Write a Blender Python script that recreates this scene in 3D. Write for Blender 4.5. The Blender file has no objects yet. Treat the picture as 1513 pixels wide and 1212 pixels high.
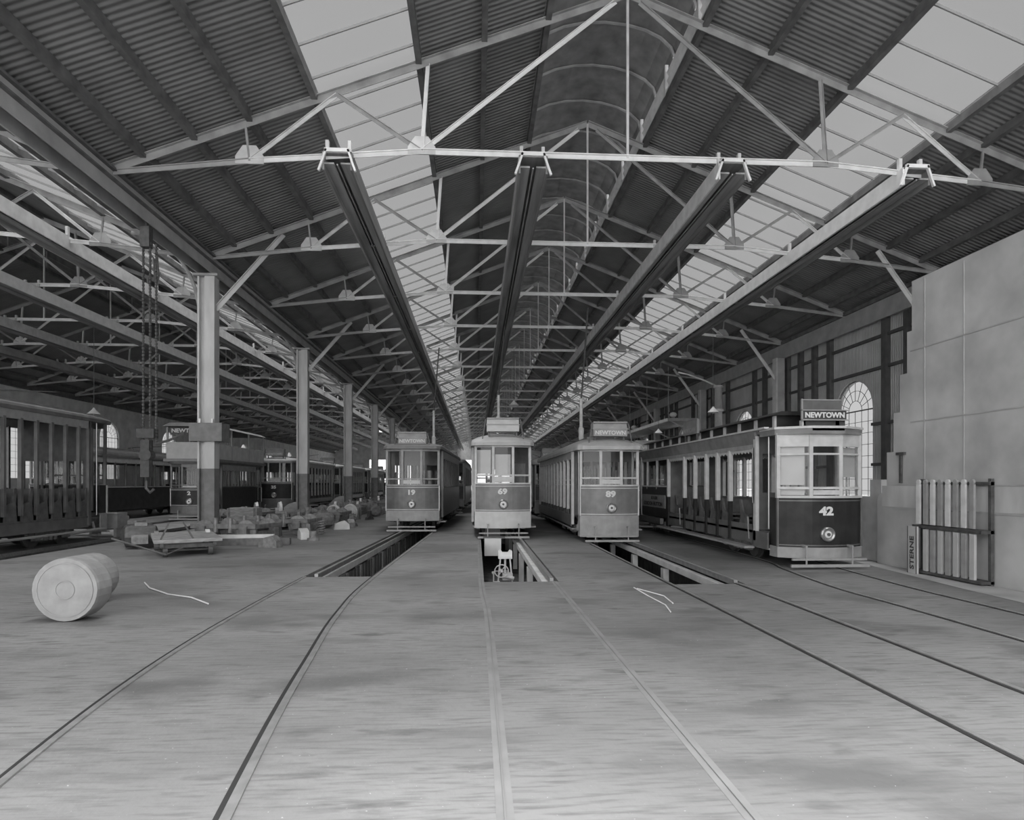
import bpy, math, random
from mathutils import Vector, Matrix
R = random.Random(7)
PI = math.pi
COL = bpy.context.scene.collection

# ------------------------------------------------------------------ helpers
class MB:
    def __init__(s): s.v = []; s.f = []
    def add(s, vs, fs):
        n = len(s.v); s.v += [tuple(p) for p in vs]; s.f += [tuple(i + n for i in f) for f in fs]; return s
    def box(s, x0, x1, y0, y1, z0, z1):
        vs = [(x, y, z) for x in (x0, x1) for y in (y0, y1) for z in (z0, z1)]
        return s.add(vs, [(0, 1, 3, 2), (4, 6, 7, 5), (0, 4, 5, 1), (2, 3, 7, 6), (0, 2, 6, 4), (1, 5, 7, 3)])
    def bar(s, a, b, w=.1, h=None):
        a = Vector(a); b = Vector(b); h = h or w
        d = (b - a).normalized()
        up = Vector((0, 0, 1)) if abs(d.z) < .95 else Vector((0, 1, 0))
        sx = d.cross(up).normalized() * w / 2; sz = sx.cross(d).normalized() * h / 2
        vs = [p + i * sx + j * sz for p in (a, b) for i, j in ((-1, -1), (1, -1), (1, 1), (-1, 1))]
        return s.add(vs, [(0, 1, 2, 3), (7, 6, 5, 4), (0, 4, 5, 1), (1, 5, 6, 2), (2, 6, 7, 3), (3, 7, 4, 0)])
    def angle(s, a, b, w=.1, t=.015):      # steel angle: two thin legs
        a = Vector(a); b = Vector(b); d = (b - a).normalized()
        up = Vector((0, 0, 1)) if abs(d.z) < .95 else Vector((1, 0, 0))
        sx = d.cross(up).normalized(); sz = sx.cross(d).normalized()
        for o, (ww, hh) in ((sz * w / 2, (w, t)), (sx * 0, (t, w))):
            vs = [p + o + i * sx * ww / 2 + j * sz * hh / 2 for p in (a, b) for i, j in ((-1, -1), (1, -1), (1, 1), (-1, 1))]
            s.add(vs, [(0, 1, 2, 3), (7, 6, 5, 4), (0, 4, 5, 1), (1, 5, 6, 2), (2, 6, 7, 3), (3, 7, 4, 0)])
        return s
    def tube(s, pts, r=.02, n=8, r2=None):
        pts = [Vector(p) for p in pts]; rings = []
        for i, p in enumerate(pts):
            d = (pts[min(i + 1, len(pts) - 1)] - pts[max(i - 1, 0)]).normalized()
            up = Vector((0, 0, 1)) if abs(d.z) < .9 else Vector((1, 0, 0))
            a = d.cross(up).normalized(); b = a.cross(d)
            rr = r if r2 is None else r + (r2 - r) * i / (len(pts) - 1)
            rings.append([p + a * rr * math.cos(2 * PI * k / n) + b * rr * math.sin(2 * PI * k / n) for k in range(n)])
        vs = [q for g in rings for q in g]; fs = []
        for i in range(len(pts) - 1):
            for k in range(n):
                fs.append((i * n + k, i * n + (k + 1) % n, (i + 1) * n + (k + 1) % n, (i + 1) * n + k))
        fs += [tuple(range(n))[::-1], tuple((len(pts) - 1) * n + k for k in range(n))]
        return s.add(vs, fs)
    def lathe(s, prof, axis='z', c=(0, 0, 0), n=24, cap=True):   # prof: (radius, height)
        c = Vector(c); vs = []; fs = []
        for r, h in prof:
            for k in range(n):
                u, v = r * math.cos(2 * PI * k / n), r * math.sin(2 * PI * k / n)
                p = {'z': (u, v, h), 'x': (h, u, v), 'y': (u, h, v)}[axis]
                vs.append(c + Vector(p))
        for i in range(len(prof) - 1):
            for k in range(n):
                fs.append((i * n + k, i * n + (k + 1) % n, (i + 1) * n + (k + 1) % n, (i + 1) * n + k))
        if cap: fs += [tuple(range(n))[::-1], tuple((len(prof) - 1) * n + k for k in range(n))]
        return s.add(vs, fs)
    def prism(s, poly, ax, a, b):     # poly in the two other axes, extruded along ax from a to b
        def P(p, t):
            return {'x': (t, p[0], p[1]), 'y': (p[0], t, p[1]), 'z': (p[0], p[1], t)}[ax]
        n = len(poly)
        vs = [P(p, a) for p in poly] + [P(p, b) for p in poly]
        fs = [tuple(range(n)), tuple(range(n, 2 * n))[::-1]] + [(i, (i + 1) % n, (i + 1) % n + n, i + n) for i in range(n)]
        return s.add(vs, fs)
    def strip(s, plan, z0, z1, t=.03):   # a vertical panel following a plan polyline
        pl = [Vector((x, y)) for x, y in plan]; out = []
        for i, p in enumerate(pl):
            d = (pl[min(i + 1, len(pl) - 1)] - pl[max(i - 1, 0)]).normalized()
            out.append(p + Vector((-d.y, d.x)) * t)
        n = len(pl)
        vs = [(p.x, p.y, z) for z in (z0, z1) for p in pl] + [(p.x, p.y, z) for z in (z0, z1) for p in out]
        fs = []
        for i in range(n - 1):
            fs += [(i, i + 1, n + i + 1, n + i), (2 * n + i + 1, 2 * n + i, 3 * n + i, 3 * n + i + 1),
                   (n + i, n + i + 1, 3 * n + i + 1, 3 * n + i), (i + 1, i, 2 * n + i, 2 * n + i + 1)]
        fs += [(0, n, 3 * n, 2 * n), (n - 1, 3 * n - 1, 4 * n - 1, 2 * n - 1)]
        return s.add(vs, fs)
    def build(s, name, m, parent=None, smooth=False, loc=None):
        me = bpy.data.meshes.new(name); me.from_pydata([tuple(v) for v in s.v], [], s.f)
        me.materials.append(m)
        import bmesh
        b = bmesh.new(); b.from_mesh(me); bmesh.ops.recalc_face_normals(b, faces=b.faces); b.to_mesh(me); b.free()
        if smooth:
            for p in me.polygons: p.use_smooth = True
        o = bpy.data.objects.new(name, me); COL.objects.link(o)
        if parent is not None: o.parent = parent
        if loc: o.location = loc
        return o

def thing(name, label, cat, loc=(0, 0, 0), rz=0, group=None):
    o = bpy.data.objects.new(name, None); COL.objects.link(o)
    o.location = loc; o.rotation_euler = (0, 0, rz); o['label'] = label; o['category'] = cat
    if group: o['group'] = group
    return o
def tag(o, label, cat, group=None):
    o['label'] = label; o['category'] = cat
    if group: o['group'] = group
    return o
def struct(o): o['kind'] = 'structure'; return o
def kids(o): return [c for c in bpy.data.objects if c.parent == o]
def tree(o):
    return (o, [tree(c) for c in kids(o)])
def dup_tree(t, parent=None):
    o, ch = t; c = o.copy(); COL.objects.link(c)
    if parent is not None: c.parent = parent
    for x in ch: dup_tree(x, c)
    return c
def text(s, size, m, parent, name, loc, rot=(PI / 2, 0, 0), bold=.0, ext=.004, sx=1):
    cu = bpy.data.curves.new(name, 'FONT'); cu.body = s; cu.size = size
    cu.align_x = 'CENTER'; cu.align_y = 'CENTER'; cu.offset = bold; cu.extrude = ext; cu.resolution_u = 3
    t = bpy.data.objects.new('tmp', cu); COL.objects.link(t)
    bpy.context.view_layer.update()
    dg = bpy.context.evaluated_depsgraph_get()
    me = bpy.data.meshes.new_from_object(t.evaluated_get(dg))
    bpy.data.objects.remove(t)
    me.materials.clear(); me.materials.append(m)
    o = bpy.data.objects.new(name, me); COL.objects.link(o); o.parent = parent
    o.location = loc; o.rotation_euler = rot; o.scale = (sx, 1, 1)
    return o

# ------------------------------------------------------------------ materials
def mat(name, v, rough=.7, var=.15, scale=3, metal=0, bump=0, stretch=(1, 1, 1), spec=.3, tint=None):
    m = bpy.data.materials.new(name); m.use_nodes = True
    nt = m.node_tree; N = nt.nodes; L = nt.links
    b = N['Principled BSDF']; b.inputs['Roughness'].default_value = rough
    b.inputs['Metallic'].default_value = metal; b.inputs['Specular IOR Level'].default_value = spec
    tc = N.new('ShaderNodeTexCoord'); mp = N.new('ShaderNodeMapping'); mp.inputs['Scale'].default_value = stretch
    no = N.new('ShaderNodeTexNoise'); no.inputs['Scale'].default_value = scale; no.inputs['Detail'].default_value = 5
    L.new(tc.outputs['Object'], mp.inputs[0]); L.new(mp.outputs[0], no.inputs['Vector'])
    cr = N.new('ShaderNodeValToRGB')
    lo, hi = v * (1 - var), v * (1 + var)
    cr.color_ramp.elements[0].color = (lo, lo, lo, 1); cr.color_ramp.elements[1].color = (hi, hi, hi, 1)
    cr.color_ramp.elements[0].position = .3; cr.color_ramp.elements[1].position = .7
    L.new(no.outputs[0], cr.inputs[0]); L.new(cr.outputs[0], b.inputs['Base Color'])
    if bump:
        bp = N.new('ShaderNodeBump'); bp.inputs['Strength'].default_value = bump; bp.inputs['Distance'].default_value = .02
        L.new(no.outputs[0], bp.inputs['Height']); L.new(bp.outputs[0], b.inputs['Normal'])
    return m
def corrugated(name, v, axis, period, dist=.03, var=.2):
    m = mat(name, v, .55, var, .8, stretch=(1, 1, 1)); nt = m.node_tree; N = nt.nodes; L = nt.links; b = N['Principled BSDF']
    tc = N.new('ShaderNodeTexCoord'); w = N.new('ShaderNodeTexWave'); w.wave_type = 'BANDS'; w.bands_direction = axis
    w.inputs['Scale'].default_value = 2 * PI / period / 20; w.inputs['Distortion'].default_value = 0
    bp = N.new('ShaderNodeBump'); bp.inputs['Strength'].default_value = .8; bp.inputs['Distance'].default_value = dist
    L.new(tc.outputs['Object'], w.inputs['Vector']); L.new(w.outputs['Fac'], bp.inputs['Height']); L.new(bp.outputs[0], b.inputs['Normal'])
    return m
def glass(name, tr, refl=.12, rough=.05):
    m = bpy.data.materials.new(name); m.use_nodes = True; nt = m.node_tree; N = nt.nodes; L = nt.links
    N.remove(N['Principled BSDF'])
    t = N.new('ShaderNodeBsdfTransparent'); t.inputs[0].default_value = (tr, tr, tr, 1)
    g = N.new('ShaderNodeBsdfGlossy'); g.inputs['Roughness'].default_value = rough; g.inputs[0].default_value = (.8, .8, .8, 1)
    mx = N.new('ShaderNodeMixShader'); mx.inputs[0].default_value = refl
    L.new(t.outputs[0], mx.inputs[1]); L.new(g.outputs[0], mx.inputs[2]); L.new(mx.outputs[0], N['Material Output'].inputs[0])
    return m
def floor_mat():
    m = mat('asphalt_floor', .215, .75, .24, .5, stretch=(.6, 1, 1), bump=0); nt = m.node_tree; N = nt.nodes; L = nt.links; b = N['Principled BSDF']
    base = b.inputs['Base Color'].links[0].from_socket
    tc = N.new('ShaderNodeTexCoord')
    def layer(scale, st, p0, p1, col, prev, k):
        mp = N.new('ShaderNodeMapping'); mp.inputs['Scale'].default_value = st; mp.inputs['Location'].default_value = (k * 7.3, k * 3.1, 0)
        no = N.new('ShaderNodeTexNoise'); no.inputs['Scale'].default_value = scale; no.inputs['Detail'].default_value = 6
        cr = N.new('ShaderNodeValToRGB'); cr.color_ramp.elements[0].position = p0; cr.color_ramp.elements[1].position = p1
        mx = N.new('ShaderNodeMixRGB'); mx.inputs[2].default_value = (col, col, col, 1)
        L.new(tc.outputs['Object'], mp.inputs[0]); L.new(mp.outputs[0], no.inputs['Vector']); L.new(no.outputs[0], cr.inputs[0])
        L.new(cr.outputs[0], mx.inputs[0]); L.new(prev, mx.inputs[1]); return mx.outputs[0]
    c = layer(1.1, (.5, 1, 1), .55, .68, .13, base, 1)
    c = layer(4, (.4, 1.2, 1), .60, .72, .12, c, 2)
    c = layer(30, (1, 1, 1), .70, .73, .42, c, 3)
    c = layer(14, (.2, 1.8, 1), .48, .75, .13, c, 4)
    L.new(c, b.inputs['Base Color'])
    no = N.new('ShaderNodeTexNoise'); no.inputs['Scale'].default_value = 14; no.inputs['Detail'].default_value = 8
    bp = N.new('ShaderNodeBump'); bp.inputs['Strength'].default_value = .35; bp.inputs['Distance'].default_value = .02
    L.new(tc.outputs['Object'], no.inputs['Vector']); L.new(no.outputs[0], bp.inputs['Height']); L.new(bp.outputs[0], b.inputs['Normal'])
    return m
M = dict(
    floor=floor_mat(), pit=mat('pit_brick', .1, .9, .4, 4, bump=.4), pitboard=mat('pit_board', .12, .85, .5, 6, stretch=(1, 3, .3)),
    roof=corrugated('roof_iron', .22, 'Y', .15), vent=mat('vent_iron', .17, .7, .3, 2), wallc=corrugated('wall_iron', .55, 'Y', .12),
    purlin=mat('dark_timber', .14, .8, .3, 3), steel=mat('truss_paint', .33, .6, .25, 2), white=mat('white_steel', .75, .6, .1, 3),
    pale=mat('pale_steel', .6, .6, .15, 3), column=mat('column_paint', .5, .6, .18, 2.5, stretch=(1, 1, .3)), colbase=mat('column_base_paint', .19, .6, .2, 4),
    trough=mat('trough_timber', .3, .8, .35, 1.5, stretch=(3, .2, 3)), troughd=mat('trough_dark', .2, .85, .3, 1.5, stretch=(3, .2, 3)),
    bandp=mat('eave_plate', .38, .7, .15, 2), conc=mat('render_wall', .44, .85, .22, 1.1, bump=.2), brick=mat('pale_wall', .8, .9, .15, 1.2),
    post=mat('wall_post', .1, .8, .2, 3), bar=mat('glazing_bar', .28, .6, .1, 3),
    sky=glass('skylight_glass', .49, .03, .3), pane=glass('tram_glass', .9, .03), wpane=glass('window_glass', .6, .04, .2),
    rail=mat('rail_steel', .42, .35, .2, 6, metal=.6), groove=mat('groove', .03, .9, .1, 5), band=mat('track_setts', .23, .8, .12, 3),
    cream=mat('tram_cream', .5, .5, .12, 5), creamd=mat('tram_dull_cream', .3, .5, .15, 5), dark=mat('tram_dark_paint', .03, .4, .3, 3, spec=.2),
    mid=mat('tram_mid_paint', .12, .35, .25, 3, spec=.5), light=mat('tram_light_paint', .17, .4, .2, 3, spec=.5), vdark=mat('tram_inside', .13, .7, .2, 4),
    skirt=mat('tram_skirt', .3, .6, .15, 4), skirtl=mat('tram_skirt_pale', .5, .6, .1, 4), roofl=mat('tram_roof_canvas', .4, .8, .12, 3), roofm=mat('tram_roof_grey', .2, .7, .2, 3),
    iron=mat('iron', .1, .5, .3, 8, metal=.3), ironl=mat('grey_iron', .22, .5, .3, 9, metal=.2), wood=mat('raw_timber', .3, .85, .25, 6, stretch=(1, 1, 4)),
    woodd=mat('old_timber', .17, .85, .3, 6), letter=mat('lettering', .62, .6, .05, 5), signd=mat('sign_dark', .06, .5, .15, 5), brass=mat('lamp_rim', .35, .3, .1, 5, metal=.7),
    tarp=mat('grey_tarp', .16, .9, .2, 3, bump=.3), roll=mat('pale_canvas', .3, .85, .15, 5, bump=.3), blind=mat('pale_sheet', .6, .8, .06, 4), ground=mat('yard', .22, .9, .15, 1),
    seat=mat('bench_timber', .11, .6, .3, 5), enamel=mat('lamp_shade', .75, .4, .03, 5), rope=mat('rope', .08, .9, .2, 9))

# ------------------------------------------------------------------ dimensions
XL, XR, XK, ZE, ZK, ZT = -8.9, 16.5, 3.8, 9.4, 14.25, 10.0
SP = 25.4                       # span; the left hall is one span further left
Y0, Y1 = -1.2, 150.0
def rz(x, off=0):
    x = x - off
    return ZE + (ZK - ZE) * (1 - abs(x - XK) / (XR - XK))
ordn = ['nearest', 'second', 'third', 'fourth', 'fifth', 'sixth', 'seventh', 'eighth', 'ninth', 'tenth', 'eleventh', 'twelfth', 'thirteenth',
        'fourteenth', 'fifteenth', 'sixteenth', 'seventeenth', 'eighteenth', 'nineteenth', 'twentieth', 'twenty-first', 'twenty-second', 'twenty-third', 'twenty-fourth', 'twenty-fifth']

# ------------------------------------------------------------------ floor with inspection pits
def floor_build():
    lp = lambda x, s=.035: (lambda y: x + s * (y - 12))
    cst = lambda x: (lambda y: x)
    xs = [cst(-60), cst(-14.9), cst(-14.2), cst(-12.15), cst(-11.2), lp(-3.36), lp(-1.98), cst(.14), cst(1.52), cst(3.5), cst(4.85), cst(60)]
    ys = [-6, 10.75, 11.2, 12.0, 14, 62, Y1]
    hole = {(1, 4), (3, 4), (1, 3), (3, 3), (5, 3), (5, 4), (7, 2), (7, 3), (7, 4), (9, 1), (9, 2), (9, 3), (9, 4)}
    m = MB()
    def P(i, j, z): return (xs[i](ys[j]), ys[j], z)
    T = -.1
    for i in range(len(xs) - 1):
        for j in range(len(ys) - 1):
            if (i, j) in hole: continue
            a, b, c, d = P(i, j, 0), P(i + 1, j, 0), P(i + 1, j + 1, 0), P(i, j + 1, 0)
            m.add([a, b, c, d], [(0, 1, 2, 3)])
    def edge(a, b): m.add([a, b, (b[0], b[1], T), (a[0], a[1], T)], [(0, 1, 2, 3)])
    for (i, j) in hole:
        for (di, dj, p, q) in ((-1, 0, (i, j), (i, j + 1)), (1, 0, (i + 1, j), (i + 1, j + 1)), (0, -1, (i, j), (i + 1, j)), (0, 1, (i, j + 1), (i + 1, j + 1))):
            if (i + di, j + dj) not in hole: edge(P(*p, 0), P(*q, 0))
    me = bpy.data.meshes.new('floor'); me.from_pydata(m.v, [], m.f); me.materials.append(M['floor'])
    o = bpy.data.objects.new('floor', me); COL.objects.link(o); struct(o)
    # pit linings
    def lining(x0f, x1f, ys_, depth, wl, wr):
        y0, y1 = ys_; q = MB(); D = -depth
        a0, a1, b0, b1 = x0f(y0) - wl, x0f(y1) - wl, x1f(y0) + wr, x1f(y1) + wr
        t = -.1
        q.add([(a0, y0, t), (a1, y1, t), (a1, y1, D), (a0, y0, D)], [(0, 1, 2, 3)])
        q.add([(b0, y0, t), (b1, y1, t), (b1, y1, D), (b0, y0, D)], [(3, 2, 1, 0)])
        q.add([(a0, y0, D), (a1, y1, D), (b1, y1, D), (b0, y0, D)], [(3, 2, 1, 0)])
        q.add([(a0, y0, t), (b0, y0, t), (b0, y0, D), (a0, y0, D)], [(3, 2, 1, 0)])
        q.add([(a1, y1, t), (b1, y1, t), (b1, y1, D), (a1, y1, D)], [(0, 1, 2, 3)])
        if wr: q.add([(x1f(y0), y0, t), (x1f(y1), y1, t), (b1, y1, t), (b0, y0, t)], [(0, 1, 2, 3)])
        if wl: q.add([(x0f(y0), y0, t), (x0f(y1), y1, t), (a1, y1, t), (a0, y0, t)], [(3, 2, 1, 0)])
        me = bpy.data.meshes.new('trim'); me.from_pydata(q.v, [], q.f); me.materials.append(M['pit'])
        return me
    spec = [(xs[5], xs[6], (12.0, 62), 1.5, .0, .0), (xs[7], xs[8], (11.2, 62), 1.15, 0, .5), (xs[9], xs[10], (10.75, 62), 1.5, 0, .6),
            (xs[1], xs[2], (12, 62), .5, 0, 0), (xs[3], xs[4], (12, 62), .8, 0, 0)]
    for n, (a, b, yy, d, wl, wr) in enumerate(spec):
        o = bpy.data.objects.new('trim_%d' % (n + 1), lining(a, b, yy, d, wl, wr)); COL.objects.link(o); struct(o)
floor_build()
g = MB(); g.add([(-90, -90, -.01), (90, -90, -.01), (90, -6, -.01), (-90, -6, -.01)], [(0, 1, 2, 3)])
g.add([(-90, Y1, -.01), (90, Y1, -.01), (90, 320, -.01), (-90, 320, -.01)], [(0, 1, 2, 3)])
struct(g.build('floor_yard', M['ground']))

# pit beams carrying the rails over the open pits
def pit_beam(x0, slope, y0, y1, label, boards=False, PZ=-1.5):
    t = thing('pit_beam', label, 'beam', (x0, y0, 0), group='timber beams under the pit rails')
    L = y1 - y0; X = lambda y: slope * y
    MB().bar((0, 0, -.17), (X(L), L, -.17), .13, .14).build('beam', M['pale'], t)
    MB().bar((.06, 0, .0), (X(L) + .06, L, .0), .07, .1).build('rail', M['rail'], t)
    n = 14 if boards else 8
    for k in range(n):
        y = 1.1 + k * 2.9 if not boards else .9 + k * 1.5
        MB().box(X(y) - .07, X(y) + .07, y - .11, y + .11, PZ, -.29).build('post', M['pale'] if not boards else M['wood'], t)
    if boards:
        b = MB()
        for k in range(40):
            y = .5 + k * .42
            b.box(X(y) + .04, X(y) + .07, y, y + .3, -1.45, -.3)
        b.build('boarding', M['pitboard'], t)
    return t
pit_beam(-3.17, .035, 12.05, 50, 'timber beam carrying the left rail of the left pit, boarded below', True)
pit_beam(1.34, 0, 11.3, 50, 'pale beam on posts along the right side of the middle pit', False, -1.15)
pit_beam(4.66, 0, 10.85, 50, 'pale beam on posts along the right side of the right pit')

# rails in the floor
def rail(pts, label, w=.05, setts=0, shine='rail', group='tram rails set in the floor'):
    t = thing('tram_rail', label, 'rail', (pts[0][0], pts[0][1], 0), group=group)
    p0 = Vector((pts[0][0], pts[0][1], 0)); P = [Vector((x, y, 0)) - p0 for x, y in pts]
    # smooth
    Q = []
    for i in range(len(P) - 1):
        a = P[max(i - 1, 0)]; b = P[i]; c = P[i + 1]; d = P[min(i + 2, len(P) - 1)]
        for k in range(6):
            u = k / 6
            Q.append(.5 * ((2 * b) + (c - a) * u + (2 * a - 5 * b + 4 * c - d) * u * u + (3 * b - a - 3 * c + d) * u ** 3))
    Q.append(P[-1])
    def ribbon(off, ww, z0, z1, nm, m):
        q = MB(); vs = []
        for i, p in enumerate(Q):
            d = (Q[min(i + 1, len(Q) - 1)] - Q[max(i - 1, 0)]).normalized(); s = Vector((d.y, -d.x, 0))
            for o_, z in ((off - ww / 2, z0), (off - ww / 2, z1), (off + ww / 2, z1), (off + ww / 2, z0)):
                vs.append((p.x + s.x * o_, p.y + s.y * o_, z))
        fs = []
        for i in range(len(Q) - 1):
            for k in range(4):
                fs.append((i * 4 + k, i * 4 + (k + 1) % 4, i * 4 + 4 + (k + 1) % 4, i * 4 + 4 + k))
        fs += [(0, 1, 2, 3), tuple(len(vs) - 4 + k for k in range(4))]
        q.add(vs, fs).build(nm, m, t)
    ribbon(0, w, -.02, .014, 'railhead', M[shine])
    if shine == 'rail': ribbon(-(w + .03) / 2 - .005, .035, -.02, .006, 'flangeway', M['groove'])
    if setts: ribbon(0, setts, -.02, .003, 'sett_strip', M['band'])
rail([(-2.3, 1.0), (-2.75, 3.2), (-3.09, 5.21), (-3.26, 7.14), (-3.31, 9.4), (-3.3, 12.0)], 'rail curving from bottom left up to left side of the left pit', .05)
rail([(-1.0, 1.0), (-1.3, 3.0), (-1.53, 4.7), (-1.7, 6.27), (-1.92, 8.7), (-1.97, 12.0), (-1.6, 22.5)], 'curved dark rail leading along the right side of the left pit', .06)
rail([(.15, .5), (.16, 8), (.09, 11.2), (.09, 19.5)], 'faint straight rail leading to left edge of the middle pit', .012, .1, 'troughd')
rail([(1.52, .5), (1.46, 8), (1.43, 11.2)], 'faint straight rail leading to right edge of the middle pit', .01, .1, 'band')
rail([(3.62, .5), (3.56, 6), (3.5, 10.7), (3.42, 18)], 'dark grooved rail leading to left edge of the right pit', .04)
rail([(4.8, .5), (4.76, 6), (4.73, 10.8)], 'pale rail leading to right edge of the right pit', .06)
rail([(6.3, .5), (6.29, 8), (6.24, 10.2), (6.5, 12.5), (6.8, 15), (6.8, 26)], 'thin rail running under left wheels of car 42', .04)
rail([(7.55, .5), (7.55, 8), (7.55, 10.2), (7.75, 12.5), (8.0, 15), (8.0, 26)], 'thin rail running under right wheels of car 42', .04)

# ------------------------------------------------------------------ roofs
def slope_sheet(x0, x1, y0, y1, off, name, m, parent=None, t=.05, dz=.12):
    z0, z1 = rz(x0, off) + dz, rz(x1, off) + dz
    return MB().prism([(x0, z0), (x1, z1), (x1, z1 + t), (x0, z0 + t)], 'y', y0, y1).build(name, m, parent)
nwin = [0]
def roof(off, sky, side):
    nm = 'ceiling_' + side
    root = bpy.data.objects.new(nm, None); COL.objects.link(root); struct(root)
    a, b, k = XL + off, XR + off, XK + off
    cuts = sorted([(s0, s1) for s0, s1 in sky] + [(k - 1.95, k + 1.95)])
    x = a
    if side == 'left': slope_sheet(a - .75, a, Y0, Y1, off, 'roof_sheeting', M['roof'], root)
    else: slope_sheet(b, b + .75, Y0, Y1, off, 'roof_sheeting', M['roof'], root)
    for s0, s1 in cuts + [(b, b)]:
        if s0 > x: slope_sheet(x, s0, Y0, Y1, off, 'roof_sheeting', M['roof'], root)
        x = s1
    pur = [a + .9, a + 2.1, a + 3.4, k - 3.6, k - 2.0, k + 2.0, k + 3.7, b - 3.3, b - 2.0, b - .8] + [e for s in sky for e in s]
    for x in pur:
        z = rz(x, off)
        MB().box(x - .07, x + .07, Y0, Y1, z - .1, z + .11).build('purlin', M['purlin'], root)
    # raised ridge ventilator with curved hood and louvred sides
    hood = MB(); hw = 2.15; n = 10
    for i in range(n):
        a0, a1 = PI * i / n, PI * (i + 1) / n
        f = lambda t, r: (k - math.cos(t) * hw * r, ZK + .25 + math.sin(t) * 1.0 * r)
        hood.prism([f(a0, 1), f(a1, 1), f(a1, 1.03), f(a0, 1.03)], 'y', Y0, Y1)
    hood.build('ridge_hood', M['vent'], root)
    ribs = MB()
    for j in range(int((Y1 - Y0) / 1.85)):
        y = Y0 + .5 + j * 1.85
        for i in range(n):
            a0, a1 = PI * i / n, PI * (i + 1) / n
            f = lambda t, r: (k - math.cos(t) * hw * r, ZK + .25 + math.sin(t) * 1.0 * r)
            ribs.prism([f(a0, .985), f(a1, .985), f(a1, .95), f(a0, .95)], 'y', y, y + .08)
    ribs.build('hood_rib', M['steel'], root)
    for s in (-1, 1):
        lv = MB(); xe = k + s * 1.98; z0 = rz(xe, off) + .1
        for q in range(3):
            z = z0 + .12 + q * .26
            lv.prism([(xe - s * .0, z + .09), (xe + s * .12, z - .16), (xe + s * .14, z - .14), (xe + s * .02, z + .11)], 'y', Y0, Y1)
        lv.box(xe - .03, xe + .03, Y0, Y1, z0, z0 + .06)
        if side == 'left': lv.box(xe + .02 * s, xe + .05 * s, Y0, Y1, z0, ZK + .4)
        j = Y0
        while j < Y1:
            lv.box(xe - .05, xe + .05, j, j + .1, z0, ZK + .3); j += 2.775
        lv.build('louvre', M['pale'] if s > 0 else M['steel'], root)  # right slats coloured paler to look daylit
    for s0, s1 in sky:
        nwin[0] += 1
        w = bpy.data.objects.new('window_%d' % nwin[0], None); COL.objects.link(w); struct(w)
        slope_sheet(s0, s1, Y0, Y1, off, 'glass_panes', M['sky'], w, .012, .14)
        bm = MB(); y = Y0 + .35
        while y < Y1:
            bm.bar((s0, y, rz(s0, off) + .1), (s1, y, rz(s1, off) + .1), .032, .06); y += 1.11
        for e in (s0, s1):
            bm.box(e - .05, e + .05, Y0, Y1, rz(e, off) + .02, rz(e, off) + .18)
        bm.build('glazing_bars', M['bar'], w)
roof(0, [(-3.95, -1.42), (9.6, 12.25)], 'main')
roof(-SP, [(-15.2, -11.2)], 'left')

# ------------------------------------------------------------------ roof trusses
def make_truss(label):
    t = thing('roof_truss', label, 'roof truss', (0, 0, 0), group='iron roof trusses across the main hall')
    N1, N2 = 5.15, 9.3
    def z(x): return rz(x) - .02
    for s in (-1, 1):
        xe = XK + s * (XR - XK)
        MB().angle((XK, 0, z(XK) - .1), (xe - s * .1, 0, z(xe - s * .1) - .1), .17, .02).build('rafter', M['steel'], t)
        n1 = (XK + s * N1, 0, ZT); n2 = (XK + s * N2, 0, ZT - .5 * (N2 - N1) / (XR - XK - N1) * 1.3)
        ee = (xe, 0, ZE - .15)
        MB().angle(n1, n2, .11, .02).build('tie_end', M['white'], t)
        MB().angle(n2, ee, .11, .02).build('tie_end', M['steel'], t)
        r1 = (XK + s * (N1 - .15), 0, z(XK + s * (N1 - .15)) - .15); r2 = (XK + s * 7.2, 0, z(XK + s * 7.2) - .15)
        MB().angle(n1, r1, .09).build('strut', M['white'] if s < 0 else M['steel'], t)  # left members coloured whiter, skylight on them put into the colour
        MB().angle(n1, r2, .09).build('strut', M['steel'], t)
        MB().angle(n2, r2, .09).build('strut', M['pale'], t)
        MB().angle(n1, (XK + s * .3, 0, z(XK) - .3), .1).build('diagonal', M['white'] if s < 0 else M['steel'], t)  # same whitening for skylight on the left half
        MB().bar(n2, (n2[0] + s * .1, 0, z(n2[0] + s * .1) - .1), .05).build('hanger', M['steel'], t)
        for c in (n1, n2):
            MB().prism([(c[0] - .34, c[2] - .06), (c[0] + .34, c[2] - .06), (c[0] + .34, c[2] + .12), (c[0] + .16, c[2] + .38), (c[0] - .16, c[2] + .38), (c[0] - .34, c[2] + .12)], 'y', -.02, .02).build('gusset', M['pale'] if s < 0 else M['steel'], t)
    MB().angle((XK - N1, 0, ZT), (XK + N1, 0, ZT), .12, .025).build('tie_beam', M['white'], t)
    MB().bar((XK, 0, ZT), (XK, 0, z(XK) - .1), .06).build('king_rod', M['pale'], t)
    return t
tr0 = make_truss('x'); T = tree(tr0)
for k in range(25):
    o = tr0 if k == 0 else dup_tree(T)
    o.location = (0, 9.6 + 5.55 * k, 0)
    o['label'] = 'pale iron roof truss spanning the main hall, %s from the camera' % ordn[k]
for k in range(20):
    o = dup_tree(T); o.location = (-SP, 9.6 + 5.55 * k + .0, 0)
    o['label'] = 'iron roof truss of the left-hand hall beyond the columns, %s from the camera' % ordn[k]
    o['group'] = 'iron roof trusses of the left hall'

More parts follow.
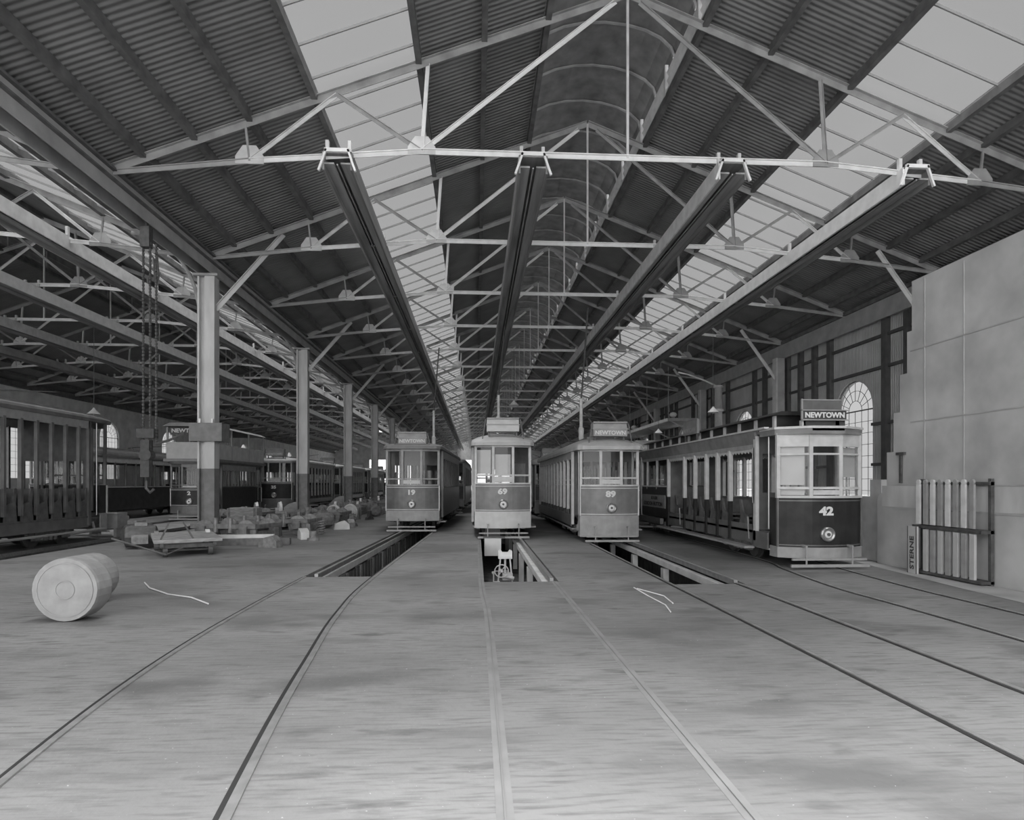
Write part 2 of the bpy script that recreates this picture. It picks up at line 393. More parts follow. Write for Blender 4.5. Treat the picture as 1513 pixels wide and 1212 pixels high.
# ------------------------------------------------------------------ overhead troughs above the tracks
def trough(x, label, near=15.0, m='trough', mw=None):
    t = thing('overhead_trough', label, 'trough', (x, near, 0), group='long timber troughs hung under the trusses')
    L = Y1 - near - 6
    MB().box(-.34, .34, 0, L, 9.82, 9.87).build('top_board', M['troughd'], t)
    MB().box(-.31, -.08, 0, L, 9.56, 9.6).box(.08, .31, 0, L, 9.56, 9.6).build('soffit_board', M['trough'], t)
    MB().box(-.36, -.31, 0, L, 9.42, 9.86).build('side_board', M[m], t)  # sides towards a skylight are coloured paler to carry its light
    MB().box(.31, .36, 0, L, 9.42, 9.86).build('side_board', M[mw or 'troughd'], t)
    MB().tube([(0, 0, 9.55), (0, L, 9.55)], .02, 6).build('wire', M['steel'], t)
    b = MB()
    for s in (-1, 1):
        b.bar((s * .26, -.03, 9.9), (s * .36, -.03, 9.6), .07, .05); b.bar((s * .36, -.03, 9.6), (s * .44, -.03, 9.38), .07, .05)
    b.bar((-.3, -.03, 9.88), (.3, -.03, 9.88), .07, .09)
    b.build('end_bracket', M['white'], t)
    for k in range(24):
        y = 15.15 + 5.55 * k - near
        if y > L: break
        c = MB()
        c.box(-.31, .31, y - .05, y + .05, 9.87, 9.91)
        for s in (-1, 1): c.box(s * .27 - .04, s * .27 + .04, y - .05, y + .05, 9.87, 10.2)
        c.build('clip', M['pale'], t)
trough(-3.37, 'dark timber trough hanging just left of the left skylight in main hall')
trough(1.39, 'dark timber trough hanging along the middle under the roof ridge', 14.9)
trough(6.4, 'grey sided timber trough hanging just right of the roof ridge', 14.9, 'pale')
trough(11.2, 'timber trough, skylit side coloured white, hanging beside the right skylight', 14.9, 'white')
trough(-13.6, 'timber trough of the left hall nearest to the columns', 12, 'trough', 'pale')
trough(-18.3, 'timber trough of the left hall, lit side coloured pale, second from the columns', 12, 'trough', 'white')
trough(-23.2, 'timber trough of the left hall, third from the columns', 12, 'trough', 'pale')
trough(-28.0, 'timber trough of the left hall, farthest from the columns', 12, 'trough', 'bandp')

# ------------------------------------------------------------------ columns of the left row
def make_column(label):
    t = thing('steel_column', label, 'column', (XL, 0, 0), group='steel columns between the two halls')
    def sec(z0, z1):
        return MB().box(-.06, .26, -.2, -.15, z0, z1).box(-.06, .26, .15, .2, z0, z1).box(.2, .26, -.2, .2, z0, z1).box(-.06, -.02, -.15, .15, z0, z1).box(-.3, -.24, -.17, .17, z0, z1).box(-.24, -.06, -.03, .03, z0, z1)
    sec(2.3, 8.66).build('shaft', M['column'], t); sec(0, 2.3).build('painted_base', M['colbase'], t)
    b = MB(); b.box(-.4, .36, -.3, .3, 0, .05)
    for y in (-.23, .23):
        b.prism([(-.15, .05), (.3, .05), (.2, .5), (-.02, .5)], 'y', y - .015, y + .015)
    b.build('base_plate', M['colbase'], t)
    MB().box(-.42, .38, -.26, .26, 8.66, 8.74).build('cap', M['steel'], t)
    MB().angle((.24, 0, 7.6), (2.45, 0, 10.15), .15, .02).build('brace', M['column'], t)
    p = [(-.28 - 2.2 * (1 - math.cos(a)) , 0, 7.2 + 2.9 * math.sin(a)) for a in [i * PI / 2 / 8 for i in range(9)]]
    MB().tube(p, .06, 6).build('curved_brace', M['steel'], t)
    return t
col0 = make_column('x'); TC = tree(col0)
wh = ['with a dark box fixed round it', 'second nearest, between the parts piles', 'third nearest, behind the parts piles', 'fourth nearest, left of car 19']
for k in range(9):
    o = col0 if k == 0 else dup_tree(TC); o.location = (XL, 20.85 + 11.1 * k, 0)
    o['label'] = ('nearest grey steel column, with a dark box fixed round it' if k == 0 else 'grey steel column between the halls, %s from the camera' % ordn[k])
t = thing('column_box', 'dark plate box clamped round the nearest column', 'box', (XL, 20.85, 3.2))
MB().box(-.5, .55, -.33, -.28, 0, .6).box(-.5, .55, .28, .33, 0, .6).box(-.5, -.45, -.28, .28, 0, .6).box(.5, .55, -.28, .28, 0, .6).build('casing', M['colbase'], t)
MB().box(-.2, -.14, -.31, -.25, .6, .74).box(.2, .26, -.31, -.25, .6, .74).build('lug', M['white'], t)
# valley beam along the column row
t = thing('valley_girder', 'deep plate girder running along the tops of the left columns', 'beam', (XL, Y0, 0))
MB().box(.16, .2, 0, Y1 - Y0, 8.75, 9.3).build('web_plate', M['bandp'], t)
MB().box(-.35, .3, 0, Y1 - Y0, 9.3, 9.36).box(-.35, .3, 0, Y1 - Y0, 9.06, 9.1).build('flange', M['purlin'], t)
MB().box(-.3, -.26, 0, Y1 - Y0, 8.75, 9.3).build('web_plate', M['bandp'], t)

# ------------------------------------------------------------------ side walls
def arch_pts(yc, w, zs, n=12): return [(yc - w / 2 * math.cos(PI * i / n), zs + w / 2 * math.sin(PI * i / n)) for i in range(n + 1)]
def arch_wall(x, t, ycs, w, sill, zs, H, m, name):
    q = MB(); y = Y0
    for yc in ycs:
        q.box(x, x + t, y, yc - w / 2, 0, H); q.box(x, x + t, yc - w / 2, yc + w / 2, 0, sill)
        P = arch_pts(yc, w, zs)
        for a, b in zip(P, P[1:]): q.prism([a, b, (b[0], H), (a[0], H)], 'x', x, x + t)
        y = yc + w / 2
    q.box(x, x + t, y, Y1, 0, H)
    o = struct(q.build(name, m))
    return o
def arch_window(x, yc, w, sill, zs, s):
    nwin[0] += 1
    r = bpy.data.objects.new('window_%d' % nwin[0], None); COL.objects.link(r); struct(r); r.location = (x, yc, 0)
    P = arch_pts(0, w, zs)
    MB().prism([(-w / 2, sill)] + P + [(w / 2, sill)], 'x', 0, .01).build('pane', M['wpane'], r)
    b = MB()
    for a, c in zip(P, P[1:]): b.bar((0, *a), (0, *c), .08, .06)
    for e in (-w / 2, w / 2): b.bar((0, e, sill), (0, e, zs), .1, .08)
    for i in range(1, 6): b.bar((0, -w / 2 + w * i / 6, sill), (0, -w / 2 + w * i / 6, zs), .018)
    z = sill + .5
    while z < zs: b.bar((0, -w / 2, z), (0, w / 2, z), .018); z += .5
    b.bar((0, -w / 2, zs), (0, w / 2, zs), .05)
    for f in (.35, .68):
        A = arch_pts(0, w * f, zs)
        for a, c in zip(A, A[1:]): b.bar((0, *a), (0, *c), .018)
    for i in range(1, 8):
        a = PI * i / 8; b.bar((0, w / 2 * .35 * math.cos(a), zs + w / 2 * .35 * math.sin(a)), (0, w / 2 * math.cos(a), zs + w / 2 * math.sin(a)), .018)
    b.build('window_frame', M['purlin'], r)
XW = 16.75
yr = [26.2 + 11.1 * k for k in range(10)]
arch_wall(XW, .3, yr, 2.7, 1.0, 5.0, ZE + .3, M['wallc'], 'wall_right')
for y in yr: arch_window(XW + .1, y, 2.7, 1.0, 5.0, 1)
yl = [26.2 + 11.1 * k for k in range(10)]
arch_wall(XL - SP - .5, .3, yl, 3.0, 2.2, 6.1, ZE + .3, M['brick'], 'wall_left')
for y in yl: arch_window(XL - SP - .3, y, 3.0, 2.2, 6.1, 1)
# right wall framing
fr = bpy.data.objects.new('trim_right_wall', None); COL.objects.link(fr); struct(fr)
b = MB(); y = 20.0
while y < 120:
    if all(abs(y - c) > 1.45 for c in yr): b.box(XW - .2, XW, y - .14, y + .14, 0, ZE - .7)
    y += 1.3
b.build('wall_post', M['post'], fr)
b = MB()
for z in (7.9, 6.6, 4.3, 2.6): b.box(XW - .12, XW - .0, Y0, Y1, z - .06, z + .06)
b2 = MB()
for z in (7.9, 6.6): b2.box(XW - .12, XW - .0, Y0, Y1, z - .06, z + .06)
for z in (4.3, 2.6):
    y = Y0
    for c in yr: b2.box(XW - .12, XW, y, c - 1.4, z - .06, z + .06); y = c + 1.4
b2.build('girt', M['post'], fr)
MB().box(XW - .35, XW - .22, Y0, Y1, 8.5, 9.25).build('eave_board', M['bandp'], fr)
MB().box(XW - .45, XW, Y0, Y1, 9.25, 9.4).build('wall_plate', M['purlin'], fr)
fl = bpy.data.objects.new('trim_left_wall', None); COL.objects.link(fl); struct(fl)
MB().box(XL - SP - .2, XL - SP + .15, Y0, Y1, 9.0, 9.4).build('wall_plate', M['purlin'], fl)
rc = thing('wall_column', 'x', 'column', (0, 0, 0), group='columns along the right wall')
MB().box(-.3, .12, -.2, .2, 0, 8.5).build('shaft', M['bandp'], rc)
MB().box(-.34, -.28, -.22, .22, 0, 8.5).build('flange', M['pale'], rc)
MB().angle((-.3, 0, 7.4), (-2.2, 0, 10.0), .14, .02).build('brace', M['pale'], rc)
TR = tree(rc)
for k in range(9):
    o = rc if k == 0 else dup_tree(TR); o.location = (16.3, 20.7 + 11.1 * k, 0)
    o['label'] = 'grey column standing against the right wall, %s from the camera' % ordn[k]
# end wall with open doorways
e = MB()
e.box(-35, -26, Y1, Y1 + .3, 0, 9.5); e.box(-16, -7, Y1, Y1 + .3, 0, 9.5); e.box(9, 17, Y1, Y1 + .3, 0, 9.5)
for x0, x1 in ((-26, -16), (-7, 9)): e.box(x0, x1, Y1, Y1 + .3, 7.5, 9.5)
for off in (0, -SP): e.prism([(XL + off, 9.5), (XR + off, 9.5), (XK + off, 14.6)], 'y', Y1, Y1 + .3)
struct(e.build('wall_end', M['brick']))

# ------------------------------------------------------------------ near right rendered wall with stepped end
prof = [(-4.0, 0), (13.37, 0), (13.37, 1.5), (13.05, 1.7), (13.05, 2.5), (12.83, 2.5), (12.83, 3.35), (12.62, 3.35), (12.62, 4.15), (12.41, 4.15), (12.41, 5.02), (12.27, 5.02), (12.27, 6.05), (-4.0, 6.05)]
w = struct(MB().prism(prof, 'x', 9.12, 9.5).build('wall_near_right', M['conc']))
ln = MB()
for z in (1.28, 1.78, 3.1, 4.6): ln.box(9.105, 9.12, -3.9, 12.8 if z < 2 else 12.3, z - .012, z + .012)
for yy in (11.9, 10.9, 9.6): ln.box(9.108, 9.12, yy - .008, yy + .008, 1.8, 6.0)
ln.build('render_joint', M['bandp'], w)
MB().box(9.113, 9.12, -3.9, 13.2, 1.3, 1.76).build('stain_band', M['column'], w)
t = thing('iron_hook_bar', 'dark iron T-shaped bar fixed upright on the rendered wall', 'bar', (9.08, 12.55, 1.82))
MB().box(-.02, .02, -.03, .03, 0, .62).build('bar', M['iron'], t); MB().box(-.03, .03, -.12, .12, .6, .66).build('cross_piece', M['iron'], t)
o = MB().prism([(13.5, 0), (14.6, 0), (14.6, 1.5), (13.9, 1.5), (13.9, 1.9), (13.5, 1.9)], 'x', 9.3, 9.9).build('masonry_block', M['pale'])
tag(o, 'low whitewashed masonry block just behind the rendered wall end', 'masonry')
struct(MB().add([(8.0, 4, .004), (9.1, 4, .004), (9.1, 13.6, .004), (8.75, 13.6, .004), (8.35, 10)+(.004,)], [(0, 1, 2, 3, 4)]).build('trim_floor_sunlit', M['conc']))  # pale patch, sunlight on the floor put into the colour
# rack of name boards at the foot of the wall
rk = thing('board_rack', 'iron rack holding upright boards against the rendered wall', 'rack', (8.95, 11.15, 0))
MB().box(-.1, .15, -.95, .75, .92, .98).build('shelf_bar', M['iron'], rk)
MB().box(-.1, .15, -.95, .75, .03, .08).build('bottom_bar', M['iron'], rk)
MB().box(.06, .15, -.95, .75, 1.78, 1.84).build('top_bar', M['iron'], rk)
MB().box(.08, .14, .69, .75, 0, 1.9).build('post', M['iron'], rk); MB().box(.08, .14, -.95, -.89, 0, 1.9).build('post', M['iron'], rk)
pos = ['nearest to the far end', 'second from the far end', 'third from the far end', 'fourth from the far end', 'fifth from the far end', 'sixth from the far end', 'seventh from the far end', 'eighth from the far end']
for k in range(8):
    y = 11.78 - k * .19
    o = MB().box(-.02, .02, -.05, .05, 0, .8).lathe([(.05, -.02), (.05, .02)], 'x', (0, 0, .84), 10).build('upright_board', M['pale' if k % 2 == 0 else 'skirt'], loc=(8.9, y, 1.0)); tag(o, 'narrow board in upper tier of wall rack, %s' % pos[k], 'board', 'boards in the upper tier of the rack')
for k in range(8):
    y = 11.74 - k * .19
    if k == 0: continue
    o = MB().box(-.03, .02, -.055, .05, 0, .82).build('upright_board', M['creamd' if k % 2 == 0 else 'conc'], loc=(8.88, y, .085)); tag(o, 'narrow board in lower tier of wall rack, %s' % pos[k], 'board', 'boards in the lower tier of the rack')
sb = thing('destination_board', 'pale upright name board with dark lettering, leaning at the rack end', 'sign', (8.78, 11.78, 0))
MB().box(-.02, .02, -.13, .13, 0, .95).build('board', M['conc'], sb)
MB().box(-.028, -.02, -.13, -.115, 0, .95).box(-.028, -.02, .115, .13, 0, .95).build('edge_strip', M['signd'], sb)
text('STERNE', .155, M['signd'], sb, 'lettering', (-.024, 0, .42), (PI / 2, -PI / 2, -PI / 2), .004, .002, 1.25)

# ------------------------------------------------------------------ trams
def sweep_roof(w, L, zr, h, front=1.0, d=.3, lip=.1, over=.1):
    st = [(-over, .62, .02), (-.02, .84, .22), (d * .5, .96, .5), (d + .15, 1, .75), (1.2 * front, 1, 1)]
    st = st + [(L - y, a, b) for y, a, b in reversed(st)]
    n = 12; q = MB(); vs = []
    for y, wf, hf in st:
        W = w * wf / 2
        for i in range(n + 1):
            a = -PI / 2 + PI * i / n
            vs.append((W * math.sin(a), y, zr + lip + h * hf * math.cos(a) ** .8 if abs(a) < PI / 2 - 1e-6 else zr + lip))
        vs.append((W, y, zr)); vs.append((-W, y, zr))
    m = n + 3; fs = []
    for j in range(len(st) - 1):
        for i in range(m): fs.append((j * m + i, j * m + (i + 1) % m, (j + 1) * m + (i + 1) % m, (j + 1) * m + i))
    fs += [tuple(range(m))[::-1], tuple((len(st) - 1) * m + i for i in range(m))]
    return q.add(vs, fs)

def make_tram(label, L=11.6, wf=1.76, wb=1.95, d=.28, num='89', sign='NEWTOWN', z=None, dash='mid', cream='cream', skirt='skirt', roofm='roofl', kind='open',
              open_posts=None, headlamp=True, pane_backs=(), crown=.3, small_sign=True, group='single-deck tramcars', door_front=False, signm='skirt', numx=0, trim='cream'):
    Z = dict(s0=.3, s1=.85, d0=.85, d1=1.75, t0=1.8, t1=2.05, w1=2.85, r=2.92, sg=3.3)
    if z: Z.update(z)
    t = thing('tramcar', label, 'tram', group=group)
    plan = [(-wf / 2, d), (-wf / 2 * .36, 0), (wf / 2 * .36, 0), (wf / 2, d)]
    cv = lambda x: d * abs(x / (wf / 2)) ** 2.1
    plan = [(x, cv(x)) for x, _ in plan]
    rnd = [(wf / 2 * i / 6, cv(wf / 2 * i / 6)) for i in range(-6, 7)]
    full = [(-wf / 2, d + .35)] + rnd + [(wf / 2, d + .35)]
    off = lambda pl, e: [(x * (1 + e / (wf / 2)), y - e) for x, y in pl]
    yb0, yb1 = 1.25, L - 1.25
    zs = .95
    # running gear
    uf = MB().box(-wf / 2 + .08, wf / 2 - .08, .35, L - .35, .5, .68)
    for s in (-1, 1): uf.box(s * .45 - .06, s * .45 + .06, .6, L - .6, .38, .52)
    uf.build('underframe', M['iron'], t)
    for yc in ((2.6, L - 2.6) if L > 8 else (L / 2,)):
        hw = .62 if L > 8 else .95
        tr = MB()
        for s in (-1, 1):
            tr.box(s * .78 - .04, s * .78 + .04, yc - hw - .35, yc + hw + .35, .3, .46)
            for e in (-hw, hw): tr.box(s * .8 - .06, s * .8 + .06, yc + e - .11, yc + e + .11, .2, .44)
            for e in (-.2, 0, .2): tr.tube([(s * .78, yc + e, .18), (s * .78, yc + e, .44)], .05, 8)
        tr.bar((-.8, yc, .36), (.8, yc, .36), .2, .12)
        tk = tr.build('truck', M['ironl'], t)
        for e in (-hw, hw):
            for s in (-1, 1):
                MB().lathe([(.1, -.07), (.1, -.05), (.3, -.05), (.3, .03), (.34, .03), (.34, .06), (.1, .06)], 'x', (s * .62, yc + e, .335), 20).build('wheel', M['iron'], tk)
            MB().tube([(-.62, yc + e, .33), (.62, yc + e, .33)], .05, 8).build('axle', M['iron'], tk)
    # both platforms (the far one is a mirror)
    for rear in (False, True):
        fx = (lambda pl: [(-x, L - y) for x, y in pl]) if rear else (lambda pl: pl)
        P = lambda e=0, pl=None: fx(off(pl or rnd, e)); P4 = lambda e=0: fx(off(plan, e))
        MB().strip(P(.02, full), Z['s0'], Z['s1'], .04).build('skirt', M[skirt], t)
        dp = MB().strip(P(0, full), Z['d0'], Z['d1'], .04).build('dash_panel', M[dash], t)
        # trim lines on the dash
        tb = MB(); e = .035; sgn = -1
        tb.strip(P(.008), Z['d0'] + .03, Z['d0'] + .055, .008); tb.strip(P(.008), Z['d1'] - .07, Z['d1'] - .045, .008)
        for c in (0, 3):
            (x, y) = P4(.012)[c]; tb.box(x - .02, x + .02, y - .02, y + .03, Z['d0'], Z['d1'])
        tb.build('dash_trim', M[trim], dp)
        MB().strip(P(.03), Z['d1'], Z['d1'] + .05, .07).build('sill_rail', M[cream], t)
        MB().strip(P(.0, plan), Z['t1'] - .05, Z['t1'], .05).build('transom', M[cream], t)
        MB().strip(P(.0, plan), Z['w1'], Z['r'], .05).build('head_rail', M[cream], t)
        for c in range(4):
            x, y = P4(.0)[c]; cx = x * .985; y += (.03 if not rear else -.03)
            MB().box(cx - .04, cx + .04, y - .035, y + .035, Z['d1'], Z['r']).build('window_post', M[cream], t)
        MB().strip(fx([(x * .97, y + .05) for x, y in rnd]), Z['d1'] + .05, Z['w1'], .008).build('windscreen', M['pane'], t)
        xm = plan[2][0]; yy = .03 if not rear else L - .03
        MB().box(-xm + .04, xm - .04, yy - .012, yy + .012, Z['d1'] + .07, Z['t1'] - .07).build('notice_panel', M['cream' if not rear else 'creamd'], t)
        for bl, (za, zb) in pane_backs:
            if rear: continue
            a, c = plan[bl], plan[bl + 1]
            pa = [(a[0] * .9 + c[0] * .1, a[1] * .9 + c[1] * .1 + .1), (a[0] * .12 + c[0] * .88, a[1] * .12 + c[1] * .88 + .1)]
            MB().strip(pa, za, zb, .01).build('window_blind', M['blind'], t)  # pale panel set just behind the windscreen glass
        # platform floor, bulkhead, corner posts
        s_ = 1 if not rear else -1; Y = lambda y: y if not rear else L - y
        ya, yz = sorted((Y(.3), Y(1.25)))
        MB().box(-wf / 2 + .05, wf / 2 - .05, ya, yz, .68, .74).build('platform_floor', M['seat'], t)
        bh = MB(); ya, yz = sorted((Y(1.25), Y(1.29)))
        bh.box(-wb / 2, wb / 2, ya, yz, .74, 1.6); bh.box(-wb / 2, wb / 2, ya, yz, 2.5, Z['r'])
        for x0, x1 in ((-wb / 2, -wb / 2 + .15), (-.4, -.33), (.33, .4), (wb / 2 - .15, wb / 2)): bh.box(x0, x1, ya, yz, 1.6, 2.5)
        bh.build('bulkhead', M['vdark'], t)
        ct = MB().tube([(.3 * s_, Y(.42), .74), (.3 * s_, Y(.42), 1.65)], .09, 10).tube([(.3 * s_, Y(.42), 1.65), (.3 * s_, Y(.42), 1.7)], .12, 10)
        ct.build('controller', M['iron'], t)
        for sx in (-1, 1):
            ya, yz = sorted((Y(1.18), Y(1.3)))
            MB().box(sx * wb / 2 - .05, sx * wb / 2 + .03, ya, yz, .5, Z['r']).build('corner_post', M[cream], t)
            MB().tube([(sx * (wf / 2 - .02), Y(.75), .8), (sx * (wf / 2 - .02), Y(.75), Z['r'])], .018, 6).build('grab_pole', M['brass'], t)
            ya, yz = sorted((Y(.62), Y(1.2)))
            MB().box(sx * wf / 2 - .05, sx * wf / 2 + .22, ya, yz, .34, .38).bar((sx * wf / 2, Y(.9), .38), (sx * wf / 2 - sx * .05, Y(.9), .6), .05).build('step', M['skirt'], t)
        # lifeguard
        lg = MB(); y = Y(-.1)
        lg.box(-wf / 2 + .08, wf / 2 - .06, y - .025, y + .025, .05, .11).box(-wf / 2 + .12, wf / 2 - .1, y - .02 + .03 * s_, y + .02 + .03 * s_, .19, .235)
        for x in (-.5, .5): lg.box(x - .015, x + .015, y, y + .02, .08, .5)
        for x in (-.5, .5): lg.bar((x, y, .48), (x, Y(.5), .52), .04)
        lg.build('lifeguard', M['creamd'], t)
        if headlamp:
            y = Y(0) - .0 * s_; zc = Z['d0'] + (Z['d1'] - Z['d0']) * .27
            ax = -s_
            MB().lathe([(.155, 0), (.155, ax * .05), (.13, ax * .07), (.1, ax * .05)], 'y', (numx, Y(0), zc), 22).build('headlamp_rim', M['brass'], t)
            MB().lathe([(.1, 0), (.1, ax * .045), (.05, ax * .055)], 'y', (numx, Y(0), zc), 18).build('headlamp_lens', M['letter'], t)
            MB().lathe([(.035, ax * .05), (.035, ax * .075)], 'y', (numx, Y(0), zc), 12).build('headlamp_bulb', M['iron'], t)
    zc = Z['d0'] + (Z['d1'] - Z['d0']) * .73
    text(num, .24, M['letter'], t, 'fleet_number', (numx - .02, -.012, zc), bold=.012, sx=1.25)
    # body sides
    if kind == 'open':
        posts = open_posts or [yb0 + .1 + k * (yb1 - yb0) / 11 for k in range(12)]
        for s in (-1, 1):
            X = s * wb / 2
            MB().box(X - .03, X + .03, yb0, yb1, Z['r'] - .24, Z['r']).build('letterboard', M['creamd'], t)
            for y in posts: MB().box(X - .045, X + .045, y - .04, y + .04, .95, Z['r'] - .2).build('side_post', M[cream], t)
            MB().box(X - .03, X + .2, yb0, yb1, .33, .37).build('footboard', M['skirt'], t)
            MB().box(X - .06, X - .02, yb0, yb1, .45, .8).build('side_valance', M['mid'], t)
        MB().box(-wb / 2, wb / 2, yb0, yb1, .74, .8).build('saloon_floor', M['seat'], t)
        for k, y in enumerate(posts[:-1]):
            ym = (y + posts[k + 1]) / 2
            b = MB().box(-wb / 2 + .04, wb / 2 - .04, ym - .2, ym + .2, 1.15, 1.2).box(-wb / 2 + .04, wb / 2 - .04, ym + .14, ym + .18, 1.2, 1.65)
            for s in (-1, 1): b.prism([(ym - .22, .75), (ym + .22, .75), (ym + .17, 1.3), (ym + .2, 1.68), (ym + .13, 1.68), (ym + .05, 1.3), (ym - .2, 1.22)], 'x', s * (wb / 2 - .05) - .02, s * (wb / 2 - .05) + .02)
            b.build('bench', M['seat'], t)
    elif kind == 'saloon':
        n = 11; pitch = (yb1 - yb0) / n
        for s in (-1, 1):
            X = s * wb / 2
            MB().box(X - .03, X + .03, yb0, yb1, .5, 1.62).build('side_panel', M[dash], t)
            MB().box(X - .035, X + .045, yb0, yb1, 1.6, 1.65).build('waist_rail', M[cream], t)
            MB().box(X - .03, X + .03, yb0, yb1, Z['r'] - .3, Z['r']).build('letterboard', M['creamd'], t)
            MB().box(X - .004, X + .004, yb0, yb1, 1.65, Z['r'] - .3).build('side_glass', M['pane'], t)
            for k in range(n + 1):
                y = yb0 + k * pitch; MB().box(X - .035, X + .035, y - .035, y + .035, 1.6, Z['r'] - .25).build('side_post', M['mid' if cream != 'cream' else 'creamd'], t)
        MB().box(-wb / 2, wb / 2, yb0, yb1, .74, .8).build('saloon_floor', M['seat'], t)
        for s in (-1, 1):
            MB().box(s * (wb / 2 - .45), s * (wb / 2 - .08), yb0 + .1, yb1 - .1, 1.15, 1.2).box(s * (wb / 2 - .12), s * (wb / 2 - .06), yb0 + .1, yb1 - .1, 1.2, 1.6).build('bench', M['seat'], t)
    if kind != 'deck' and kind != 'combo':
        sweep_roof(wb + .14, L, Z['r'], crown, d=d).build('roof', M[roofm], t, smooth=False)
        MB().box(-.45, .45, 1.6, L - 1.6, Z['r'] + crown + .02, Z['r'] + crown + .16).build('roof_walk', M['roofm'], t)
    # destination box above the canopy
    if small_sign:
        zz = Z['sg']
        bx = thing('x', 'x', 'x') if False else None
        s = MB().prism([(.12, zz), (.6, zz), (.6, zz + .42), (.2, zz + .42), (.17, zz + .21), (.12, zz + .2)], 'x', -.52, .52).build('destination_box', M[signm], t)
        MB().box(-.55, .55, .1, .62, zz + .2, zz + .235).box(-.52, .52, .12, .2, zz + .4, zz + .44).build('box_moulding', M['creamd'], s)
        if sign: text(sign, .17, M['letter'], s, 'destination_text', (0, .108, zz + .095), bold=.004, sx=1.0)
        for x in (-.45, .45): MB().box(x - .025, x + .025, .3, .36, Z['r'] + .1, zz).build('box_bracket', M['iron'], s)
        for x in (-.56, .56): MB().bar((x, .18, zz + .4), (x * 1.22, .1, Z['r'] + .08), .03).build('stay', M['iron'], s)
    # trolley base and pole laid back
    if kind in ('open', 'saloon', 'combo'):
        zt = Z['r'] + crown + .16
        tp = MB().lathe([(.18, 0), (.18, .1), (.08, .2)], 'z', (0, L / 2, zt - .05), 14).tube([(0, L / 2, zt + .15), (0, L - 1.2, zt + .55)], .025, 6, .015)
        tp.build('trolley_pole', M['iron'], t)
    t['_Z'] = Z['r']
    return t, Z, plan

def place(t, x, y, rz_=0): t.location = (x, y, 0); t.rotation_euler = (0, 0, rz_)

# car 42, combination car with open benches and a closed saloon
t42, Z, plan = make_tram('combination tramcar number 42 with dark dash, NEWTOWN sign, parked at far right', L=12.2, wf=1.84, wb=1.9, d=.3, num='42', sign=None,
    z=dict(s0=.22, s1=.45, d0=.45, d1=1.5, t0=1.55, t1=1.74, w1=2.6, r=2.9, sg=3.2), dash='dark', kind='combo', crown=.06, small_sign=False,
    pane_backs=((0, (1.78, 2.6)), (0, (1.56, 1.7)), (2, (1.95, 2.58))), trim='mid')
place(t42, 7.42, 12.5)
L = 12.2; wb = 1.9
MB().strip([(x * 1.0, y) for x, y in plan], 2.42, 2.46, .04).build('upper_transom', M['cream'], t42)
ps = [1.3, 2.7, 3.5, 4.3, 5.2, 6.1, 7.7]; qs = [7.7, 9.0, 10.2, 10.9]
for s in (-1, 1):
    X = s * wb / 2
    MB().prism([(X + s * .02, 2.72), (X + s * .10, 3.02), (X + s * .0, 3.02), (X - s * .03, 2.72)], 'y', 1.2, L - .9).build('letterboard', M['roofm'], t42)
    MB().box(X + s * .02, X + s * .13, .6, L - .6, 3.02, 3.06).build('gutter_strip', M['cream'], t42)
    MB().box(X - .03, X + .03, 1.25, L - 1.25, 2.62, 2.72).build('cant_rail', M['creamd'], t42)
    for y in ps: MB().box(X - .05, X + .05, y - .05, y + .05, 1.36, 2.64).build('side_post', M['cream'], t42); MB().box(X - .04, X + .04, y - .06, y + .06, .4, 1.36).build('lower_post', M['dark'], t42)
    for a, c in zip(ps, ps[1:]):      # scalloped valance over each opening
        v = MB(); n = max(2, int((c - a) / .2))
        for i in range(n):
            y0_, y1_ = a + .08 + (c - a - .16) * i / n, a + .08 + (c - a - .16) * (i + 1) / n
            v.prism([(y0_, 2.62), (y1_, 2.62), (y1_, 2.57), ((y0_ + y1_) / 2, 2.52), (y0_, 2.57)], 'x', X - .01, X + .01)
        v.build('scalloped_valance', M['cream'], t42)
    for y in qs[1:]: MB().box(X - .035, X + .035, y - .035, y + .035, 1.6, 2.64).build('side_post', M['cream'], t42)
    MB().box(X - .03, X + .03, 7.7, 10.95, .62, 1.7).build('side_panel', M['dark'], t42)
    MB().box(X - .04, X + .04, 7.7, 10.95, 1.68, 1.73).build('waist_rail', M['cream'], t42)
    MB().box(X - .004, X + .004, 7.75, 10.9, 1.73, 2.62).build('side_glass', M['pane'], t42)
    MB().box(X - .02, X + s * .26, 1.3, 8.2, .31, .36).build('footboard', M['creamd'], t42)
    MB().box(X - .02, X + s * .14, 8.2, 10.9, .4, .6).build('side_valance', M['mid'], t42)
    MB().box(X - .05, X - .01, .62, 1.3, .36, .72).build('platform_valance', M['mid'], t42)
ad = MB().box(-wb / 2 - .045, -wb / 2 - .03, 7.95, 10.8, .95, 1.4).build('advert_panel', M['creamd'], t42)
text('ROGER', .15, M['dark'], ad, 'advert_text', (-wb / 2 - .05, 9.2, 1.28), (PI / 2, 0, -PI / 2), .006, .002, 1.6)
text('GORDON HUTTON', .19, M['dark'], ad, 'advert_text', (-wb / 2 - .05, 9.4, 1.07), (PI / 2, 0, -PI / 2), .008, .002, 1.35)
MB().box(-wb / 2, wb / 2, 1.25, 10.95, .66, .72).build('saloon_floor', M['seat'], t42)
MB().box(-wb / 2 + .04, wb / 2 - .04, 7.66, 7.72, .72, 1.7).box(-wb / 2 + .04, -.4, 7.66, 7.72, 1.7, 2.7).box(.4, wb / 2 - .04, 7.66, 7.72, 1.7, 2.7).build('bulkhead', M['vdark'], t42)
